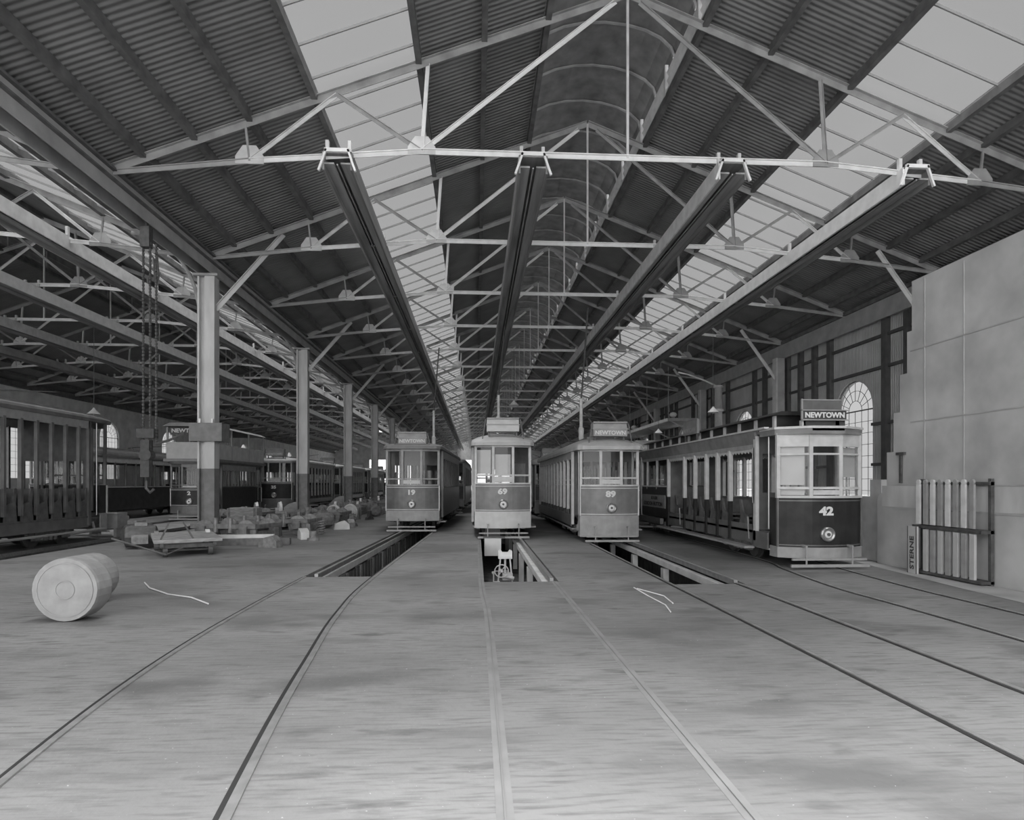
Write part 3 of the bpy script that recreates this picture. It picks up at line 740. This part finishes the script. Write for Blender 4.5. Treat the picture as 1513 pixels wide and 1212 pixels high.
for a, c in zip(ps, ps[1:]):
    ym = (a + c) / 2 - .05
    b = MB().box(-wb / 2 + .06, wb / 2 - .06, ym - .22, ym + .22, 1.0, 1.05).box(-wb / 2 + .06, wb / 2 - .06, ym + .16, ym + .2, 1.05, 1.4)
    for s in (-1, 1):
        b.prism([(ym - .25, .45), (ym + .2, .45), (ym + .26, .75), (ym + .18, 1.02), (ym + .24, 1.42), (ym + .15, 1.42), (ym + .02, 1.12), (ym - .22, 1.04), (ym - .18, .75)], 'x', s * (wb / 2 - .03) - .02, s * (wb / 2 - .03) + .02)
    b.build('bench', M['seat'], t42)
    MB().bar((-wb / 2 - .0, ym - .25, 1.02), (-wb / 2 - .0, ym - .33, .5), .03).build('grab_rail', M['creamd'], t42)
# cornice, flat roof and clerestory
MB().strip([(-wb / 2 - .04, 1.0), (-.98, .32), (-.36, -.06), (.36, -.06), (.98, .32), (wb / 2 + .04, 1.0)], 2.86, 2.98, .25).build('canopy_fascia', M['roofm'], t42)
MB().strip([(-1.0, 1.0), (-1.0, .3), (-.37, -.09), (.37, -.09), (1.0, .3), (1.0, 1.0)], 2.98, 3.03, .2).build('canopy_edge', M['cream'], t42)
MB().prism([(-.97, .3), (-.35, -.06), (.35, -.06), (.97, .3), (.97, L - .3), (.35, L), (-.35, L), (-.97, L - .3)], 'z', 2.93, 3.0).build('roof', M['roofm'], t42)
MB().box(-wb / 2 + .0, -wb / 2 + .02, 1.3, 7.7, .42, .85).box(wb / 2 - .02, wb / 2, 1.3, 7.7, .42, .85).build('seat_side_panels', M['mid'], t42)
cl = MB().box(-.62, .62, .9, L - .9, 3.0, 3.34).build('clerestory', M['dark'], t42)
for s in (-1, 1):
    for k in range(12):
        y = 1.0 + k * .93; MB().box(s * .64 - .03, s * .64 + .03, y - .05, y + .05, 3.0, 3.34).build('clerestory_post', M['cream'], cl)
MB().prism([(-.8, 3.34), (.8, 3.34), (.6, 3.43), (-.6, 3.43)], 'y', .75, L - .75).build('clerestory_roof', M['dark'], t42)
s = MB().box(-.46, .5, .12, .2, 3.17, 3.37).box(-.4, .52, .2, .3, 3.0, 3.17).build('destination_box', M['signd'], t42)
MB().box(-.5, .56, .1, .14, 3.16, 3.185).box(-.5, .56, .1, .14, 3.37, 3.39).box(-.5, -.47, .1, .14, 3.17, 3.62).box(-.46, .42, .18, .2, 3.6, 3.62).build('box_moulding', M['creamd'], s)
text('NEWTOWN', .155, M['letter'], s, 'destination_text', (.02, .112, 3.27), bold=.006, sx=1.02)
MB().box(-.46, .44, .2, .24, 3.39, 3.61).build('upper_board', M['mid'], s)
for x in (-.4, .35): MB().box(x - .04, x + .04, .2, .3, 3.0, 3.17).build('box_bracket', M['cream'], s)
s = MB().box(-.9, -.82, 5.2, 6.4, 3.3, 3.72).build('side_sign', M['roofm'], t42)
text('NEWTOWN', .18, M['creamd'], s, 'sign_text', (-.905, 5.8, 3.42), (PI / 2, 0, -PI / 2), .004, .002, 1.0)
for y in (5.3, 6.3): MB().box(-.88, -.84, y - .03, y + .03, 3.04, 3.3).build('sign_leg', M['iron'], s)

# car 89
t89, Z, plan = make_tram('open-sided tramcar number 89 with domed pale roof, second from right', L=12.4, wf=1.78, wb=1.95, num='89', sign='NEWTOWN', dash='light', kind='open',
    z=dict(s0=.18, s1=.83, d0=.83, d1=1.72, t1=2.0, w1=2.78, r=2.83, sg=3.25), crown=.34, headlamp=True)
place(t89, 4.07, 18.2)
# car 69
t69, Z, plan = make_tram('pale fronted tramcar number 69 standing over the middle pit', L=12.2, wf=1.8, wb=1.95, num='69', sign=None, dash='light', kind='open', cream='cream', skirt='skirtl',
    z=dict(s0=.36, s1=.9, d0=.9, d1=1.78, t1=2.1, w1=2.98, r=3.03, sg=3.5), crown=.36, pane_backs=((0, (2.12, 2.9)), (1, (2.1, 2.75))), signm='skirtl')
place(t69, .86, 19.6)
# car 19
t19, Z, plan = make_tram('tramcar number 19 with mid grey dash standing over the left pit', L=12.0, wf=1.95, wb=2.05, num='19', sign='NEWTOWN', dash='mid', kind='saloon', cream='creamd',
    z=dict(s0=.42, s1=.8, d0=.8, d1=1.72, t1=2.0, w1=3.0, r=3.08, sg=3.28), crown=.2, roofm='roofm')
place(t19, -2.38, 22.6, -.035)
T19, T89 = tree(t19), tree(t89)
def renum(root, n, dest):
    for c in root.children_recursive:
        if c.name.startswith('fleet_number'): bpy.data.objects.remove(c)
def clone(Tt, x, y, r, label, scale=1):
    o = dup_tree(Tt); o.location = (x, y, 0); o.rotation_euler = (0, 0, r); o['label'] = label
    bpy.context.view_layer.update()
    for c in list(o.children):
        if c.name.startswith('fleet_number'): bpy.data.objects.remove(c)
    return o
clone(T19, -1.75, 36.5, -.02, 'dull tramcar parked directly behind car 19')
clone(T19, -1.55, 50.5, 0, 'tramcar two places behind car 19')
clone(T89, 7.45, 26.2, 0, 'tramcar parked directly behind car 42, roof sign showing above')
clone(T89, 4.07, 32.5, 0, 'tramcar parked directly behind car 89')
# left hall trams
t35, Z, plan = make_tram('tramcar number 35 with pale roof seen between the nearest two columns', L=11.8, wf=1.95, wb=2.05, num='35', sign='NEWTOWN', dash='dark', kind='open', cream='cream', skirt='mid',
    z=dict(s0=.25, s1=.8, d0=.8, d1=1.85, t1=2.15, w1=3.05, r=3.1, sg=3.5), crown=.25)
place(t35, -12.35, 38.0)
T35 = tree(t35)
clone(T35, -12.35, 51.2, 0, 'left hall tramcar seen between second and third columns')
clone(T35, -12.35, 64.4, 0, 'left hall tramcar seen between third and fourth columns')
clone(T35, -12.35, 77.6, 0, 'farthest left hall tramcar, left of car 19')
tk_, Z, plan = make_tram('dark single-deck tramcar in the left hall against the pale wall', L=12.5, wf=1.9, wb=2.05, num='7', sign=None, small_sign=False, dash='dark', kind='saloon', cream='creamd', skirt='mid',
    z=dict(r=3.1, w1=3.0), roofm='vdark', crown=.3)
place(tk_, -18.5, 27.5)
tj, Z, plan = make_tram('dark open tramcar cut off at the left edge, end platform on trestle', L=9.0, wf=1.95, wb=2.05, num='5', sign=None, small_sign=False, dash='dark', kind='open', cream='mid', skirt='creamd',
    z=dict(r=3.75, w1=3.6, t1=2.1), roofm='vdark', crown=.2, headlamp=False)
place(tj, -13.1, 12.0)
# double-decker
td, Z, plan = make_tram('double-deck tramcar with pale upper side panels behind the nearest column', L=7.2, wf=2.0, wb=2.05, num='2', sign=None, small_sign=False, dash='dark', kind='saloon', cream='mid', skirt='mid',
    z=dict(s0=.35, s1=.7, d0=.7, d1=1.55, t1=1.75, w1=2.6, r=2.75), roofm='vdark', crown=.02, group='double-deck tramcars')
place(td, -13.85, 30.3)
for s in (-1, 1):
    MB().box(s * 1.05 - .02, s * 1.05 + .02, .0, 7.2, 3.0, 3.75).build('deck_side_panel', M['roofl'], td)
    for y in (.05, 2.4, 4.8, 7.15): MB().box(s * 1.05 - .04, s * 1.05 + .04, y - .04, y + .04, 2.85, 4.55).build('deck_post', M['creamd'], td)
MB().box(-1.05, 1.05, -.04, 0, 3.0, 3.8).build('deck_front_panel', M['roofl'], td)
MB().box(-1.05, 1.05, 7.2, 7.24, 3.0, 3.8).build('deck_rear_panel', M['roofl'], td)
MB().box(-1.15, 1.15, -.15, 7.35, 2.86, 3.0).build('upper_deck', M['mid'], td)
MB().prism([(-1.15, 4.55), (1.15, 4.55), (.8, 4.72), (-.8, 4.72)], 'y', -.25, 7.4).build('upper_roof', M['roofm'], td)
s = MB().box(-.85, .85, -.1, -.05, 4.15, 4.5).build('destination_board', M['signd'], td)
text('NEWTOWN', .26, M['letter'], s, 'destination_text', (0, -.11, 4.34), bold=.008, sx=1.1)
for y in (1.2, 2.4, 3.6, 4.8, 6.0): MB().box(-.85, .85, y, y + .4, 3.35, 3.4).box(-.85, .85, y + .38, y + .42, 3.4, 3.8).box(-.7, -.66, y, y + .3, 3.0, 3.35).box(.66, .7, y, y + .3, 3.0, 3.35).build('deck_bench', M['seat'], td)

# ------------------------------------------------------------------ wheel stand in the middle pit
j = thing('pit_jack', 'whitish jack stand with handwheel standing inside the middle pit', 'jack', (.8, 17.0, -1.12)); j.scale = (.78, .78, .72)
for sx in (-1, 1):
    for y in (-.18, .18): MB().bar((sx * .27, y, .05), (sx * .17, y * .5, 1.18), .045).build('leg', M['white'], j)
MB().box(-.25, .25, -.16, .16, 1.16, 1.26).build('table', M['white'], j)
MB().prism([(-.25, 1.26), (.25, 1.26), (.25, 1.45), (.17, 1.5), (.1, 1.4), (-.1, 1.4), (-.17, 1.5), (-.25, 1.45)], 'y', -.12, .12).build('cradle', M['white'], j)
wh = MB(); n = 20
wh.tube([(.24 * math.cos(2 * PI * i / n), 0, .24 * math.sin(2 * PI * i / n)) for i in range(n + 1)], .022, 6)
for i in range(3): a = PI * i / 3; wh.tube([(.24 * math.cos(a), 0, .24 * math.sin(a)), (-.24 * math.cos(a), 0, -.24 * math.sin(a))], .014, 6)
wh.lathe([(.05, -.05), (.05, .05)], 'y', (0, 0, 0), 10).build('handwheel', M['white'], j, loc=(-.14, -.32, .72))
MB().tube([(-.14, -.3, .72), (-.14, .1, .72)], .03, 8).box(-.1, .26, -.2, .2, .35, .6).tube([(.0, -.25, .5), (.3, -.25, .42)], .07, 8).tube([(0, 0, .5), (0, 0, 1.2)], .04, 8).build('gearbox', M['white'], j)
MB().bar((-.3, -.2, .05), (.3, -.2, .05), .06).bar((-.3, .2, .05), (.3, .2, .05), .06).build('base_frame', M['white'], j)
MB().tube([(-.42, -.25, 0.03), (-.42, -.25, .62)], .025, 8).lathe([(.06, .6), (.07, .68), (.03, .7)], 'z', (-.42, -.25, 0), 12).tube([(-.42, -.25, .3), (-.2, -.2, .3)], .02, 6).build('side_lever', M['white'], j)
t = thing('pit_cover', 'pale sheet hanging in the middle pit under car 69', 'sheet', (.55, 19.0, 0))
MB().box(-.3, .22, -.02, .02, -.45, .1).build('sheet', M['blind'], t)
MB().box(-.34, .34, -.03, .03, .1, .15).build('hanging_rail', M['iron'], t)

# ------------------------------------------------------------------ parts piles on the left
def wheelset(x, y, r, label, m='ironl', rr=.38):
    t = thing('wheelset', label, 'wheelset', (x, y, 0), r, 'wheelsets on the floor by the columns')
    for s in (-1, 1):
        MB().lathe([(.08, -.08), (.08, -.05), (rr - .1, -.03), (rr - .06, -.06), (rr, -.06), (rr, .04), (rr + .03, .05), (rr + .03, .07), (rr - .06, .07), (rr - .1, .03), (.1, .05), (.1, .08)], 'x', (s * .6, 0, rr + .03), 22).build('wheel', M[m], t)
    MB().tube([(-.8, 0, rr + .03), (.8, 0, rr + .03)], .06, 10).build('axle', M['iron'], t)
def motor(x, y, r, label, m='ironl'):
    t = thing('traction_motor', label, 'motor', (x, y, 0), r, 'loose tram motors')
    MB().lathe([(.22, -.4), (.3, -.36), (.32, -.1), (.32, .1), (.3, .36), (.2, .4)], 'x', (0, 0, .33), 14).build('casing', M[m], t)
    MB().lathe([(.1, .4), (.1, .52)], 'x', (0, 0, .33), 10).build('pinion', M['pale'], t)
    MB().box(-.2, .2, -.42, -.25, .15, .4).box(-.15, .15, -.1, .1, .6, .72).build('bearing_cap', M['ironl'], t)
def truckframe(x, y, r, label, m='woodd'):
    t = thing('bogie_frame', label, 'bogie', (x, y, 0), r, 'bogie frames beside the columns')
    fr_ = MB()
    for s in (-1, 1):
        fr_.box(s * .72 - .05, s * .72 + .05, -1.1, 1.1, .42, .56)
        for e in (-.7, .7): fr_.box(s * .74 - .09, s * .74 + .09, e - .14, e + .14, .22, .5)
    for e in (-1.05, 0, 1.05): fr_.box(-.72, .72, e - .06, e + .06, .42, .54)
    fr_.build('frame', M['woodd' if m == 'pale' else m], t)
    for e in (-.7, .7):
        for s in (-1, 1):
            MB().lathe([(.08, -.05), (.3, -.04), (.34, -.04), (.34, .04), (.08, .06)], 'x', (s * .6, e, .345), 20).build('wheel', M['ironl'], t)
        MB().tube([(-.66, e, .345), (.66, e, .345)], .05, 8).build('axle', M['iron'], t)
    for s in (-1, 1):
        for e in (-.25, .25): 
            MB().tube([(s * .74, e, .3), (s * .74, e, .75)], .07, 8).build('spring', M['ironl'], t)
def crate(x, y, r, label, w=.8, d=.6, h=.55, m='wood', z=0):
    t = thing('wooden_crate', label, 'crate', (x, y, z), r, 'crates among the tram parts')
    b = MB().box(-w / 2, w / 2, -d / 2, d / 2, .0, .03)
    for s in (-1, 1): b.box(-w / 2, w / 2, s * d / 2 - .015, s * d / 2 + .015, .0, h).box(s * w / 2 - .015, s * w / 2 + .015, -d / 2, d / 2, .0, h)
    b.box(-w / 2, w / 2, -d / 2, d / 2, h - .03, h).build('box', M[m], t)
    q = MB()
    for s in (-1, 1): q.box(s * (w / 2 - .06) - .04, s * (w / 2 - .06) + .04, -d / 2 - .03, -d / 2 - .015, 0, h)
    q.build('batten', M['woodd'], t)
def timber(x, y, r, label, L=2.4, z=.0, m='wood', w=.2, h=.12):
    o = MB().box(-L / 2, L / 2, -w / 2, w / 2, 0, h).build('timber_baulk', M[m]); o.location = (x, y, z); o.rotation_euler = (0, 0, r); tag(o, label, 'timber', 'loose timbers by the columns')
# flat trolley
tr = thing('flat_trolley', 'low flat platform trolley with small wheels in front of the nearest column', 'trolley', (-7.7, 16.6, 0), .5)
MB().box(-.75, .75, -1.3, 1.3, .36, .44).build('deck', M['wood'], tr)
MB().box(-.62, -.54, -1.25, 1.25, .26, .36).box(.54, .62, -1.25, 1.25, .26, .36).box(-.6, .6, -1.15, -1.05, .22, .32).box(-.6, .6, 1.0, 1.1, .22, .32).build('chassis', M['iron'], tr)
for x in (-.5, .5):
    MB().lathe([(.04, -.05), (.15, -.05), (.15, .05), (.04, .05)], 'x', (x, -1.0, .15), 16).build('wheel', M['iron'], tr)
    MB().lathe([(.05, -.06), (.26, -.05), (.26, .05), (.05, .06)], 'x', (x * 1.25, .95, .26), 18).build('wheel', M['pale' if x > 0 else 'ironl'], tr)
MB().tube([(-.5, -1.0, .15), (.5, -1.0, .15)], .03, 8).tube([(-.62, .95, .26), (.62, .95, .26)], .03, 8).build('axle', M['iron'], tr)
MB().bar((-.6, -1.2, .44), (-.42, -1.2, .86), .04).bar((.1, -1.2, .44), (-.12, -1.2, .86), .04).build('push_bracket', M['iron'], tr)
MB().tube([(-.1, -1.3, .25), (-.5, -1.5, .1), (-1.6, -.95, .5)], .025, 6).build('drawbar', M['iron'], tr)
motor(-9.35, 17.6, .4, 'motor casing lying left of the flat trolley', 'iron')
motor(-9.9, 18.5, 1.2, 'dark motor casing farthest left, beside the pit edge', 'iron')
crate(-8.6, 23.2, .1, 'square pale crate standing just right of the nearest column', 1.0, .8, .9)
truckframe(-7.6, 19.9, 1.35, 'bogie frame just behind the flat trolley, nearest the camera')
timber(-6.7, 18.3, .1, 'long baulk lying right of the flat trolley', 2.4, .0, 'woodd', .25, .2)
timber(-6.9, 18.4, .12, 'pale plank lying across the baulk right of the trolley', 1.8, .2, 'pale', .2, .1)
truckframe(-6.9, 22.4, 1.5, 'low bogie frame in the middle of the near parts row', 'pale')
motor(-7.7, 24.4, .2, 'motor upright among the parts midway between first two columns', 'iron')
motor(-6.2, 25.0, .9, 'pale motor at the right edge of the parts row', 'ironl')
wheelset(-7.8, 26.3, .3, 'wheelset nearest the camera in the parts row')
truckframe(-6.9, 27.7, 1.45, 'bogie frame between first and second columns', 'woodd')
wheelset(-6.4, 29.4, 1.1, 'wheelset turned sideways short of the second column', 'pale')
crate(-6.3, 31.2, .2, 'small pale crate at the right edge of the parts row', .9, .7, .6)
tags = ['beside the second column', 'just beyond the second column', 'halfway from second to third column', 'short of the third column', 'beside the third column', 'beyond the third column', 'near the fourth column', 'beyond the fourth column']
yy = 32.2
for i, tg in enumerate(tags):
    truckframe(-7.15 + R.uniform(-.1, .05), yy + .6, 1.5 + R.uniform(-.2, .2), 'bogie frame ' + tg, ['woodd', 'ironl', 'pale'][i % 3])
    motor(-5.55, yy + 1.5, R.uniform(0, 3), 'motor casing at the aisle edge ' + tg, ['ironl', 'iron'][i % 2])
    wheelset(-7.3, yy + 2.6, R.uniform(.1, .6), 'wheelset standing ' + tg, ['pale', 'ironl'][i % 2])
    yy += 3.7
def heap(x, y, sx, sy, h, label):
    q = MB(); n, m = 16, 8; vs = []; fs = []
    for jn in range(m + 1):
        for i in range(n):
            a = 2 * PI * i / n; r = 1 - jn / m
            wob = 1 + .08 * math.sin(3 * a + x) + .05 * math.sin(5 * a)
            vs.append((sx * r * wob * math.cos(a), sy * r * wob * math.sin(a), h * (1 - r ** 2.4) * (1 + .04 * math.sin(4 * a + jn))))
    for jn in range(m):
        for i in range(n): fs.append((jn * n + i, jn * n + (i + 1) % n, (jn + 1) * n + (i + 1) % n, (jn + 1) * n + i))
    fs.append(tuple(range(n))); o = q.add(vs, fs).build('canvas_mound', M['tarp'], None, True); o.location = (x, y, 0)
    tag(o, label, 'mound', 'grey mounds behind the parts row')
heap(-10.5, 36.6, .9, 2.2, .7, 'smooth grey mound just beyond the second column')
heap(-10.35, 47.6, .8, 2.6, .8, 'smooth grey mound just beyond the third column')
truckframe(-10.4, 28.0, 1.5, 'bogie frame in the left hall in front of the double-deck car', 'ironl')
wheelset(-11.2, 33.5, .5, 'wheelset lying in the left hall before car 35', 'pale')
wheelset(-10.4, 26.2, .9, 'wheelset left of the square pale crate in the left hall')
timber(-17.2, 26.5, PI / 2, 'long pale baulk lying beside the dark single-deck car', 9, 0, 'wood', .3, .22)
def casting(i, x, y):
    k = i % 4; q = MB(); rr = R.uniform(.09, .16)
    if k == 0:
        n = 40; q.tube([(rr * math.cos(a * .9), rr * math.sin(a * .9), .04 + a * .012) for a in range(n)], .022, 5)
    elif k == 1:
        q.lathe([(rr * .5, 0), (rr * 1.3, 0), (rr * 1.3, .08), (rr * .8, .1), (rr * .8, .3), (rr * .5, .3)], 'z', n=14)
    elif k == 2:
        q.prism([(-.25, 0), (.25, 0), (.2, .12), (.08, .16), (.06, .45), (-.06, .45), (-.08, .16), (-.2, .12)], 'y', -.08, .08)
    else:
        q.prism([(-.3, 0), (.3, 0), (.26, .22), (.1, .28), (-.12, .34), (-.28, .2)], 'y', -.14, .14)
    o = q.build('iron_casting', M[['ironl', 'pale', 'iron', 'woodd'][(i * 7) % 4 if i % 3 else 0]]); o.location = (x, y, 0); o.rotation_euler = (0, 0, R.uniform(0, 6))
    tag(o, 'small loose iron casting lying in the parts row along the columns', 'casting', 'small loose castings in the parts row')
ext = dict(bogie_frame=(1.35, 1.1), traction_motor=(.75, .75), wheelset=(1.15, .85), wooden_crate=(.85, .75), flat_trolley=(1.8, 1.9), steel_column=(.6, .6), timber_baulk=(1.6, .5))
taken = []
for o in bpy.data.objects:
    if o.parent is None and o.name.split('.')[0] in ext: taken.append((o.location.x, o.location.y) + ext[o.name.split('.')[0]])
n = 0; tries = 0
while n < 40 and tries < 9000:
    tries += 1; yy = R.uniform(17.5, 50); xx = R.uniform(-8.75, -5.1)
    if all(abs(xx - a) > c or abs(yy - b) > d for a, b, c, d in taken):
        casting(n, xx, yy); taken.append((xx, yy, .6, .6)); n += 1
# trestle under end of left-edge car
t = thing('trestle', 'pale trestle block under the end of the left-edge tramcar', 'trestle', (-12.6, 21.6, 0))
MB().box(-.5, .5, -.3, .3, .3, .8).build('block', M['creamd'], t)
for x in (-.4, .4): MB().box(x - .05, x + .05, -.25, .25, 0, .3).build('leg', M['creamd'], t)

# canvas rolls lower left
for (x, y, r, rz_, lab) in ((-5.92, 9.5, .37, .0, 'farther pale canvas roll lying at the lower left edge'), (-5.38, 8.3, .42, .0, 'nearer larger pale canvas roll at the lower left edge')):
    t = thing('canvas_roll', lab, 'roll', (x, y, 0), rz_, 'pale rolls at the left edge')
    MB().lathe([(r * .98, 0), (r, .04), (r, .3), (r * .97, .34)], 'y', (0, 0, r), 28).build('roll', M['roll'], t, False)
    q = MB()
    for f in (.86, .3): q.lathe([(r * f, -.006), (r * f - .015, -.006), (r * f - .015, 0), (r * f, 0)], 'y', (0, 0, r), 24, False)
    q.build('spiral_edge', M['creamd'], t)
o = MB().tube([(-6.0, 11.4, .02), (-5.6, 10.8, .02), (-5.0, 10.2, .015), (-4.5, 9.9, .015), (-4.0, 9.35, .015)], .012, 6).build('loose_cord', M['pale']); tag(o, 'thin pale cord trailing across the floor from the rolls', 'cord')
o = MB().tube([(2.72, 10.4, .012), (2.75, 9.6, .012), (2.8, 8.9, .012), (2.72, 8.4, .012)], .01, 5).tube([(2.75, 10.3, .012), (3.0, 9.6, .012), (2.95, 9.0, .012)], .01, 5).build('loose_wire', M['white']); tag(o, 'bent white wire lying on the floor before the right pit', 'wire')

# ------------------------------------------------------------------ chain hoist at left
h = thing('chain_hoist', 'hanging chain hoist with dark pulley blocks at left', 'hoist', (-8.9, 17.0, -.32))
MB().box(-.12, .12, -.1, .1, 8.5, 9.05).tube([(0, 0, 9.0), (0, 0, 9.35)], .05, 8).build('upper_block', M['iron'], h)
for dx in (-.08, .1, .26):
    q = MB(); z = 2.6 if dx < .2 else 3.2
    while z < 8.6:
        q.lathe([(.028, 0), (.04, .04), (.028, .08)], 'z', (dx, 0, z), 6); z += .095
    q.build('chain', M['rope'], h)
MB().tube([(.05, .0, 8.4), (.2, 0, 8.2), (.22, 0, 7.6), (.28, 0, 7.5), (.32, 0, 7.7), (.28, 0, 8.3)], .025, 6).build('rope_loop', M['rope'], h)
MB().box(-.2, .25, -.12, .12, 3.35, 3.6).box(-.11, .12, -.1, .1, 2.3, 3.3).lathe([(.16, -.12), (.16, .12)], 'y', (.02, 0, 2.9), 16).build('lower_block', M['rope'], h)
MB().tube([(.25, 0, 3.2), (.6, 0, 3.3), (1.0, 0, 3.5)], .035, 6).tube([(0, 0, 2.2), (0, 0, 2.0), (.1, 0, 1.88), (.2, 0, 1.98)], .04, 6).build('hook_arm', M['iron'], h)

# ------------------------------------------------------------------ gallery, flue, lamps, hanging pipes
gl = thing('hanging_gallery', 'narrow gallery platform slung along the right wall beyond car 42', 'gallery', (0, 0, 0))
MB().box(13.7, 16.5, 43, 64, 6.42, 6.5).build('deck', M['steel'], gl)
MB().box(13.68, 13.82, 43, 64, 6.28, 6.5).build('edge_beam', M['pale'], gl)
MB().box(13.7, 16.3, 42.92, 43.02, 6.28, 6.44).build('bearer', M['steel'], gl)
for y in (43, 48.5, 54, 59.5):
    MB().bar((13.85, y, 6.3), (16.1, y, 5.2), .08).build('bracket', M['steel'], gl)
    MB().tube([(13.75, y, 6.5), (13.75, y, rz(13.75) - .3)], .025, 6).build('hanger_rod', M['steel'], gl)
for (x, y, lab) in ((14.6, 44.5, 'nearest'), (14.4, 55, 'farther')):
    t = thing('gallery_lamp', 'white globe lamp on the %s part of the gallery' % lab, 'lamp', (x, y, 6.5), group='lamps on the gallery')
    MB().tube([(0, 0, 0), (0, 0, .25)], .04, 8).build('stem', M['iron'], t)
    MB().lathe([(.02, .2), (.2, .26), (.28, .4), (.2, .54), (.05, .6)], 'z', n=14).build('globe', M['enamel'], t, True)
fl_ = thing('flue_pipe', 'upright iron flue with collars standing behind car 42', 'pipe', (15.4, 38, 0))
MB().tube([(0, 0, 0), (0, 0, 8.0)], .24, 14).build('pipe', M['bandp'], fl_)
for z in (4.6, 6.4, 7.9): MB().lathe([(.3, z), (.32, z + .06), (.3, z + .14)], 'z', n=16).build('collar', M['pale'], fl_)
MB().tube([(0, 0, 7.95), (-.9, 0, 8.35), (-1.9, 0, 8.7), (-2.6, 0, 8.85)], .05, 6).build('curved_arm', M['white'], fl_)
def pendant(x, y, z, label):
    t = thing('pendant_lamp', label, 'lamp', (x, y, z), group='enamel pendant lamps')
    MB().tube([(0, 0, .25), (0, 0, ZT - z + .02)], .012, 6).build('cord', M['purlin'], t)
    MB().lathe([(.04, .3), (.08, .22), (.3, 0), (.28, -.02)], 'z', n=18).build('lamp_shade', M['enamel'], t)
    MB().lathe([(.03, .1), (.06, .0), (.0, -.08)], 'z', n=10).build('bulb', M['enamel'], t)
pendant(2.3, 37.3, 6.6, 'white pendant lamp hanging above car 69')
pendant(-19.2, 31.8, 5.3, 'pendant lamp in the left hall above the double-deck car')
pendant(12.6, 31.8, 5.6, 'pendant lamp hanging behind the front of car 42')
pendant(13.0, 42.9, 5.4, 'pendant lamp hanging behind the middle of car 42')
def drop(x, y, z0, z1, label):
    t = thing('drop_pipe', label, 'pipe', (x, y, 0), group='pipes hanging below the troughs')
    MB().tube([(0, 0, z0), (0, 0, z1)], .07, 10).build('pipe', M['pale'], t)
    MB().lathe([(.11, z0), (.12, z0 + .5), (.08, z0 + .55)], 'z', n=12).build('socket', M['pale'], t)
    MB().tube([(0, 0, z1), (.05, 0, z1 + .5), (.3, 0, 9.45)], .04, 6).build('bend', M['iron'], t)
drop(1.1, 30.3, 4.6, 6.2, 'short pipe hanging just above the roof of car 69')
drop(4.55, 26.3, 3.7, 5.5, 'pipe hanging left of the sign of car 89')
drop(-2.4, 34.5, 3.9, 5.9, 'pipe hanging just behind the sign of car 19')

# ------------------------------------------------------------------ light
wd = bpy.data.worlds.new('World'); bpy.context.scene.world = wd; wd.use_nodes = True
nt = wd.node_tree; N = nt.nodes; Lk = nt.links; bg = N['Background']
tc = N.new('ShaderNodeTexCoord')
dt = N.new('ShaderNodeVectorMath'); dt.operation = 'DOT_PRODUCT'
sd = Vector((-.25, -1, .45)).normalized(); dt.inputs[1].default_value = sd
Lk.new(tc.outputs['Generated'], dt.inputs[0])
mr = N.new('ShaderNodeMapRange'); mr.inputs['From Min'].default_value = -.2; mr.inputs['From Max'].default_value = 1
mr.inputs['To Min'].default_value = 1.5; mr.inputs['To Max'].default_value = 2.4
Lk.new(dt.outputs['Value'], mr.inputs['Value']); Lk.new(mr.outputs[0], bg.inputs['Strength'])
bg.inputs['Color'].default_value = (1, 1, 1, 1)
sl = bpy.data.lights.new('hazy_sun', 'SUN'); sl.energy = .35; sl.angle = math.radians(25)
so = bpy.data.objects.new('hazy_sun', sl); COL.objects.link(so)
s2 = bpy.data.lights.new('zenith_fill', 'SUN'); s2.energy = 27; s2.angle = math.radians(60)  # added second sun overhead, brightens the halls through the skylights
o2 = bpy.data.objects.new('zenith_fill', s2); COL.objects.link(o2); o2.location = (0, 60, 40)
so.rotation_euler = (-Vector((-.25, -1, .30))).to_track_quat('-Z', 'Y').to_euler()

# ------------------------------------------------------------------ camera
cam = bpy.data.cameras.new('camera'); co = bpy.data.objects.new('camera', cam); COL.objects.link(co)
co.location = (0, 0, 1.82); co.rotation_euler = (PI / 2, 0, -math.atan(.0584))
cam.sensor_width = 36; cam.lens = 36 * 900 / 1513; cam.shift_y = (714 - 606) / 1513; cam.clip_end = 1000
sc = bpy.context.scene; sc.camera = co
for o in bpy.data.objects:
    if '_Z' in o: del o['_Z']
sc.view_settings.view_transform = 'Standard'; sc.view_settings.look = 'None'; sc.view_settings.gamma = 1; sc.view_settings.exposure = .15
sc.view_settings.use_curve_mapping = False
sc.cycles.max_bounces = 8; sc.cycles.diffuse_bounces = 6; sc.cycles.transparent_max_bounces = 24
